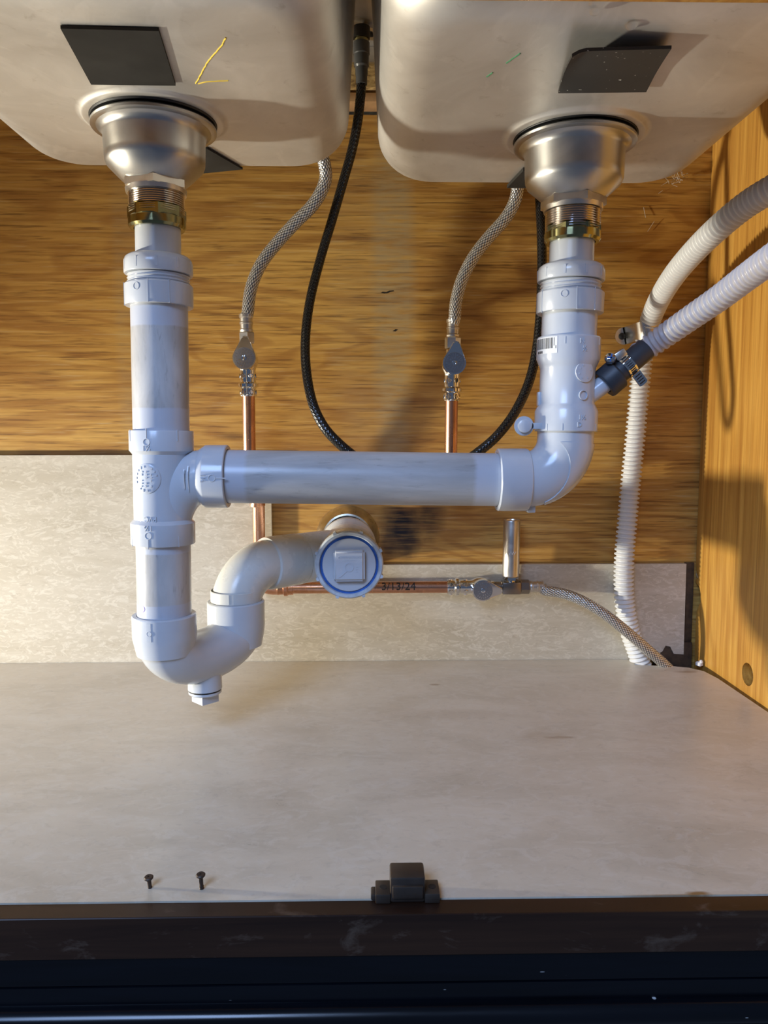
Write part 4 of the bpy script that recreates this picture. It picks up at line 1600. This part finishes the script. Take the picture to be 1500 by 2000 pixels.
hs = [(1700, 262, .66), (1600, 318, .70), (1510, 368, .735), (1455, 402, .765), (1402, 446, .80), (1355, 492, .85), (1315, 540, .91), (1285, 590, .965), (1266, 640, .995), (1255, 700, 1.003), (1247, 780, 1.004), (1240, 860, 1.004),
      (1232, 940, 1.004), (1225, 1020, 1.004), (1219, 1095, 1.0035), (1219, 1165, 1.0035), (1228, 1225, 1.0035), (1243, 1270, 1.0035), (1262, 1325, 1.0035)]
pw = [PY(*q) for q in hs]
pw = [np.array((XR + .003, pw[0][1] - .012, pw[0][2] + .012))] + [np.array(q) for q in pw if q[0] < XR - .012]
fl_end = pw[-1]
corrugated('drain_hose', pw, .0133, .0058, .0030, M['nylon'], 'white corrugated drain hose strapped to the plywood and dropping through the floor')
hs = [(1246, 693, YP - .004), (1262, 681, .712), (1300, 655, .70), (1350, 620, .675), (1405, 582, .645), (1460, 540, .61), (1520, 496, .57), (1620, 425, .53), (1760, 330, .50), (2060, 180, .495)]
pc_ = [PY(*q) for q in hs[:-1]]
pc_.append(np.array((XR + .004, pc_[-1][1] - .010, pc_[-1][2] + .040)))
corrugated('drain_hose', pc_, .0112, .0061, .0018, M['clear'], 'cloudy translucent corrugated drain hose plugged into the dark rubber connector')
# strap holding the white hose to the plywood
ps = thing('pipe_strap', PY(1250, 650, 1.02), 'bright metal pipe strap screwed to the plywood around the white hose', 'strap')
qc = PY(1265, 642, 0)if False else np.array(PY(1264, 645, .997))
sx = np.array((1.0, 0, .17))
sx /= np.linalg.norm(sx)
sz = np.array((-.17, 0, 1.0))
sz /= np.linalg.norm(sz)
prof = []
rs = .0150
prof.append((-.020, YB - .0022))
prof.append((-.0185, YB - .0022))
for k in range(17):
    t = PI * k / 16
    prof.append((-rs * math.cos(t), min(YB - .0025, qc[1] + .004) - (rs + .0045) * math.sin(t) ** .8))
prof += [(.0185, YB - .0022), (.020, YB - .0022)]
inn = [(a * (0.93 if abs(a) < .016 else 1), b + .0012) for a, b in prof]
n_ = len(prof)
vs, fs = [], []
for (a, b) in prof + inn:
    for h in (-.0112, .0112):
        p_ = np.array((qc[0], 0, qc[2])) + sx * a + sz * h
        p_[1] = b
        vs.append(p_)
for base in (0, 2 * n_):
    for k in range(n_ - 1):
        i = base + 2 * k
        fs.append((i, i + 1, i + 3, i + 2))
for k in range(n_ - 1):
    fs.append((2 * k, 2 * k + 2, 2 * n_ + 2 * k + 2, 2 * n_ + 2 * k))
    fs.append((2 * k + 1, 2 * k + 3, 2 * n_ + 2 * k + 3, 2 * n_ + 2 * k + 1))
fs += [(0, 1, 2 * n_ + 1, 2 * n_), (2 * n_ - 2, 2 * n_ - 1, 4 * n_ - 1, 4 * n_ - 2)]
mb = MB().add(vs, fs)
for sgn in (-1, 1):
    e_ = np.array((qc[0], YB - .0022, qc[2])) + sx * (.0205 * sgn)
    lathe(mb, e_, (0, 1, 0), [(0, 0), (.0112, 0), (.0112, .0012), (0, .0012)], 32)
finish('strap_band', mb, M['zinc'], ps, 30)
for sgn in (-1, 1):
    e_ = np.array((qc[0], YB - .0024, qc[2])) + sx * (.0225 * sgn)
    mb = MB()
    lathe(mb, e_, (0, -1, 0), [(.0046, 0), (.0044, .0010), (.0026, .0020), (0, .0022)], 20)
    for r_ in (0, PI / 2):
        box(mb, e_ + np.array((-.0032, -.0024, -.0006)), e_ + np.array((.0032, -.0018, .0006)), 0, 1, Matrix.Rotation(r_ + .4, 3, 'Y'))
    finish('screw', mb, M['ink'], ps)['label'] = 'black screw'

# dark rubber connector and its worm-drive clamp
a0, a1, a2 = PY(1180, 751, YP - .004), PY(1206, 730, YP - .004), PY(1263, 680, YP - .006)
dr = (a2 - a0) / np.linalg.norm(a2 - a0)
l1, l2 = np.linalg.norm(a1 - a0), np.linalg.norm(a2 - a0)
mb = MB()
lathe(mb, a0, dr, [(.0088, .002), (.0090, 0), (.0135, -.0004), (.0144, .0012), (.0144, l1 - .0012), (.0134, l1), (.0112, l1 + .0006), (.0106, l1 + .0012), (.0104, l2 - .001), (.0098, l2), (.0084, l2 - .001), (.0084, l1)], 48)
tag(finish('rubber_connector', mb, M['rubber'], None, 34), 'slate grey stepped rubber connector between the white wye and the cloudy hose', 'connector')
hcl = thing('hose_clamp', a0 + dr * (l1 + .008), 'small steel worm-drive hose clamp tightened around the slate rubber connector', 'clamp')
u, v, a = frame(dr, (0, -1, 0))
oc = a0 + dr * (l1 + .0062)
mb = MB()
wb = .0088
n_ = 46
vs, fs = [], []
tA = -2.2
for k in range(n_ + 1):
    t = tA + 2 * PI * .96 * k / n_
    rr = .0110 + (.0012 * max(0, (k - n_ * .82) / (n_ * .18)))
    d = u * math.cos(t) + v * math.sin(t)
    for r_, h in ((rr, 0), (rr + .0008, 0), (rr + .0008, wb), (rr, wb)):
        vs.append(oc + d * r_ + a * h)
for k in range(n_):
    for j in range(4):
        fs.append((4 * k + j, 4 * k + (j + 1) % 4, 4 * k + 4 + (j + 1) % 4, 4 * k + 4 + j))
# the free tail standing off at the lower right
sgn = 1 if (np.cross(dr, u)[0]) > 0 else -1
mb.add(vs, fs)
lo = v * (1 if v[2] < 0 else -1)
tail0 = oc + u * .0085 + lo * .0098
td = lo * .9 - u * .15
td /= np.linalg.norm(td)
nn_ = np.cross(td, a)
prism(mb, [(0, 0), (.012, 0), (.013, .002), (.013, wb - .002), (.012, wb), (0, wb)], tail0, td, a, nn_, -.0005, .0005)
finish('clamp_band', mb, M['chrome'], hcl, 30)
mb = MB()
for k in range(11):
    t = -.72 + k * .17
    d = u * math.cos(t) + (-lo if False else lo) * math.sin(t)
    tg = -u * math.sin(t) + lo * math.cos(t)
    prism(mb, [(-.00045, .0018), (.00045, .0018), (.00045, wb - .0018), (-.00045, wb - .0018)], oc + d * .0119, tg, a, d, -.0004, .0003)
for k in range(4):
    prism(mb, [(.002 + k * .0026, .0016), (.0030 + k * .0026, .0016), (.0030 + k * .0026, wb - .0016), (.002 + k * .0026, wb - .0016)], tail0, td, a, nn_, -.0008, .0008)
finish('clamp_slots', mb, M['ink'], hcl)
scr = PY(1192, 699, YP - .017)
mb = MB()
lathe(mb, scr, (-.25, -1, .25), [(.004, -.010), (.0050, -.003), (.0050, 0), (.0044, .0014), (.002, .0022), (0, .0023)], 24)
finish('clamp_screw', mb, M['chrome'], hcl)
mb = MB()
for r_ in (.2, .2 + PI / 2):
    box(mb, scr + np.array((-.0034, -.0026, -.0006)), scr + np.array((.0034, -.0018, .0006)), 0, 1, Matrix.Rotation(r_, 3, 'Y'), scr)
finish('cross_slot', mb, M['primer'], hcl)
hs_ = oc + a * (wb / 2) - lo * .0122 + u * .003
mb = MB()
box(mb, hs_ - np.array((.0055, .006, .0035)), hs_ + np.array((.0055, .006, .0035)), .001, 2, Matrix.Rotation(-.6, 3, 'Y'))
finish('screw_housing', mb, M['nickel'], hcl)

# ================================================================== small things on the floor
q = PZ(795, 1747, 0)
mc = thing('magnetic_catch', (q[0], q[1], 0), 'brown plastic magnetic door catch at the front edge of the cabinet floor', 'door catch')
cx, cy_ = q[0], YF + .004
mb = MB()
box(mb, (cx - .0115, cy_ - .009, 0.0), (cx + .0115, cy_ + .010, .0175), .0016, 2)
box(mb, (cx - .0100, cy_ - .0115, 0.004), (cx + .0100, cy_ - .0085, .0125), .0008, 2)
finish('catch_body', mb, M['catch'], mc)
for sg in (-1, 1):
    mb = MB()
    x0_, x1_ = sorted((cx + sg * .0112, cx + sg * .0212))
    box(mb, (x0_, cy_ - .0095, -.0004), (x1_, cy_ + .0075, .0062), .0008, 2)
    if sg < 0:
        box(mb, (x0_ - .003, cy_ - .006, -.0004), (x0_ + .001, cy_ + .004, .0040), .0010, 2)
    fl_ = finish('mounting_ear', mb, M['catch'], mc)
    mb = MB()
    lathe(mb, ((x0_ + x1_) / 2 + .0004, cy_ - .001, .0058), (0, 0, 1), [(.0026, 0), (.0026, .0006), (0, .0006)], 18)
    finish('screw_hole', mb, M['darkhole'], fl_)
for px, py, h, ln, lab in ((293, 1734, .0082, -.0012, 'short dark screw standing in the floor, left of the pair'), (394, 1736, .0110, -.0004, 'taller dark screw standing in the floor, between the short one and the catch')):
    q = PZ(px, py, 0)
    mb = MB()
    pf = [(.0002, -.008), (.0013, -.006)]
    for k in range(5):
        pf += [(.0016, -.004 + k * h / 7), (.0013, -.0034 + k * h / 7)]
    pf += [(.0014, h - .0025), (.0030, h - .0008), (.0032, h), (.0026, h + .0006), (.0008, h + .0006), (.0006, h), (0, h)]
    lathe(mb, (q[0], q[1], 0), (ln * 40, -.12, 1), pf, 20)
    tag(finish('screw', mb, M['rust']), lab, 'screw', 'screws left standing in the floor')

# cobweb wisps at the lower edge of the right bowl
mb = MB()
for k in range(22):
    c = PY(1322 + random.uniform(-16, 14), 348 + random.uniform(-12, 12), YB - .012)
    d = np.array((random.uniform(-.010, .012), random.uniform(-.004, .008), random.uniform(-.008, .010)))
    p, _ = smooth_path([c, c + d * .5 + rng.normal(0, .0015, 3), c + d], .002)
    tube(mb, p, .00028, 5)
for x0_, y0_, x1_, y1_ in ((1257, 405, 1261, 425), (1265, 452, 1278, 432), (1286, 378, 1294, 372)):
    tube(mb, [PY(x0_, y0_, YB - .002), PY(x1_, y1_, YB - .003)], .0003, 5)
o = finish('cobweb', mb, M['fibre'])
o['kind'] = 'stuff'
tag(o, 'pale wisps of cobweb and fibre on the plywood below the right bowl', 'cobweb')
# white scrap in the floor gap
q = PX(1369, 1304, XR - .004)
mb = MB()
box(mb, np.array((q[0] - .006, q[1] - .004, -.002)), np.array((q[0] + .001, q[1] + .004, .004)), .0012, 1, Matrix.Rotation(.5, 3, 'Z'))
box(mb, np.array((q[0] - .003, q[1] - .004, .001)), np.array((q[0] + .001, q[1] + .001, .0065)), .0010, 1, Matrix.Rotation(.8, 3, 'X'))
tag(finish('plaster_crumb', mb, M['drywhite']), 'white crumb lodged in the gap where the floor meets the side panel', 'crumb')
# staple hole and chip in the plywood
mb = MB()
qh = PY(756, 571, YB)
prism(mb, [(-.0085, -.0006), (-.004, -.0016), (.001, -.0012), (.004, .0006), (.009, .0012), (.0085, .0026), (.003, .0022), (-.001, .0004), (-.006, .0008)], (qh[0], YB - .0002, qh[2]), (1, 0, 0), (0, 0, 1), (0, 1, 0), 0, .002)
qh = PY(771, 645, YB)
prism(mb, [(-.003, -.0012), (.001, -.0016), (.004, .0008), (.001, .0014)], (qh[0], YB - .0002, qh[2]), (1, 0, 0), (0, 0, 1), (0, 1, 0), 0, .002)
finish('chip_in_veneer', mb, M['darkhole'], bpy.data.objects['wall_back'])
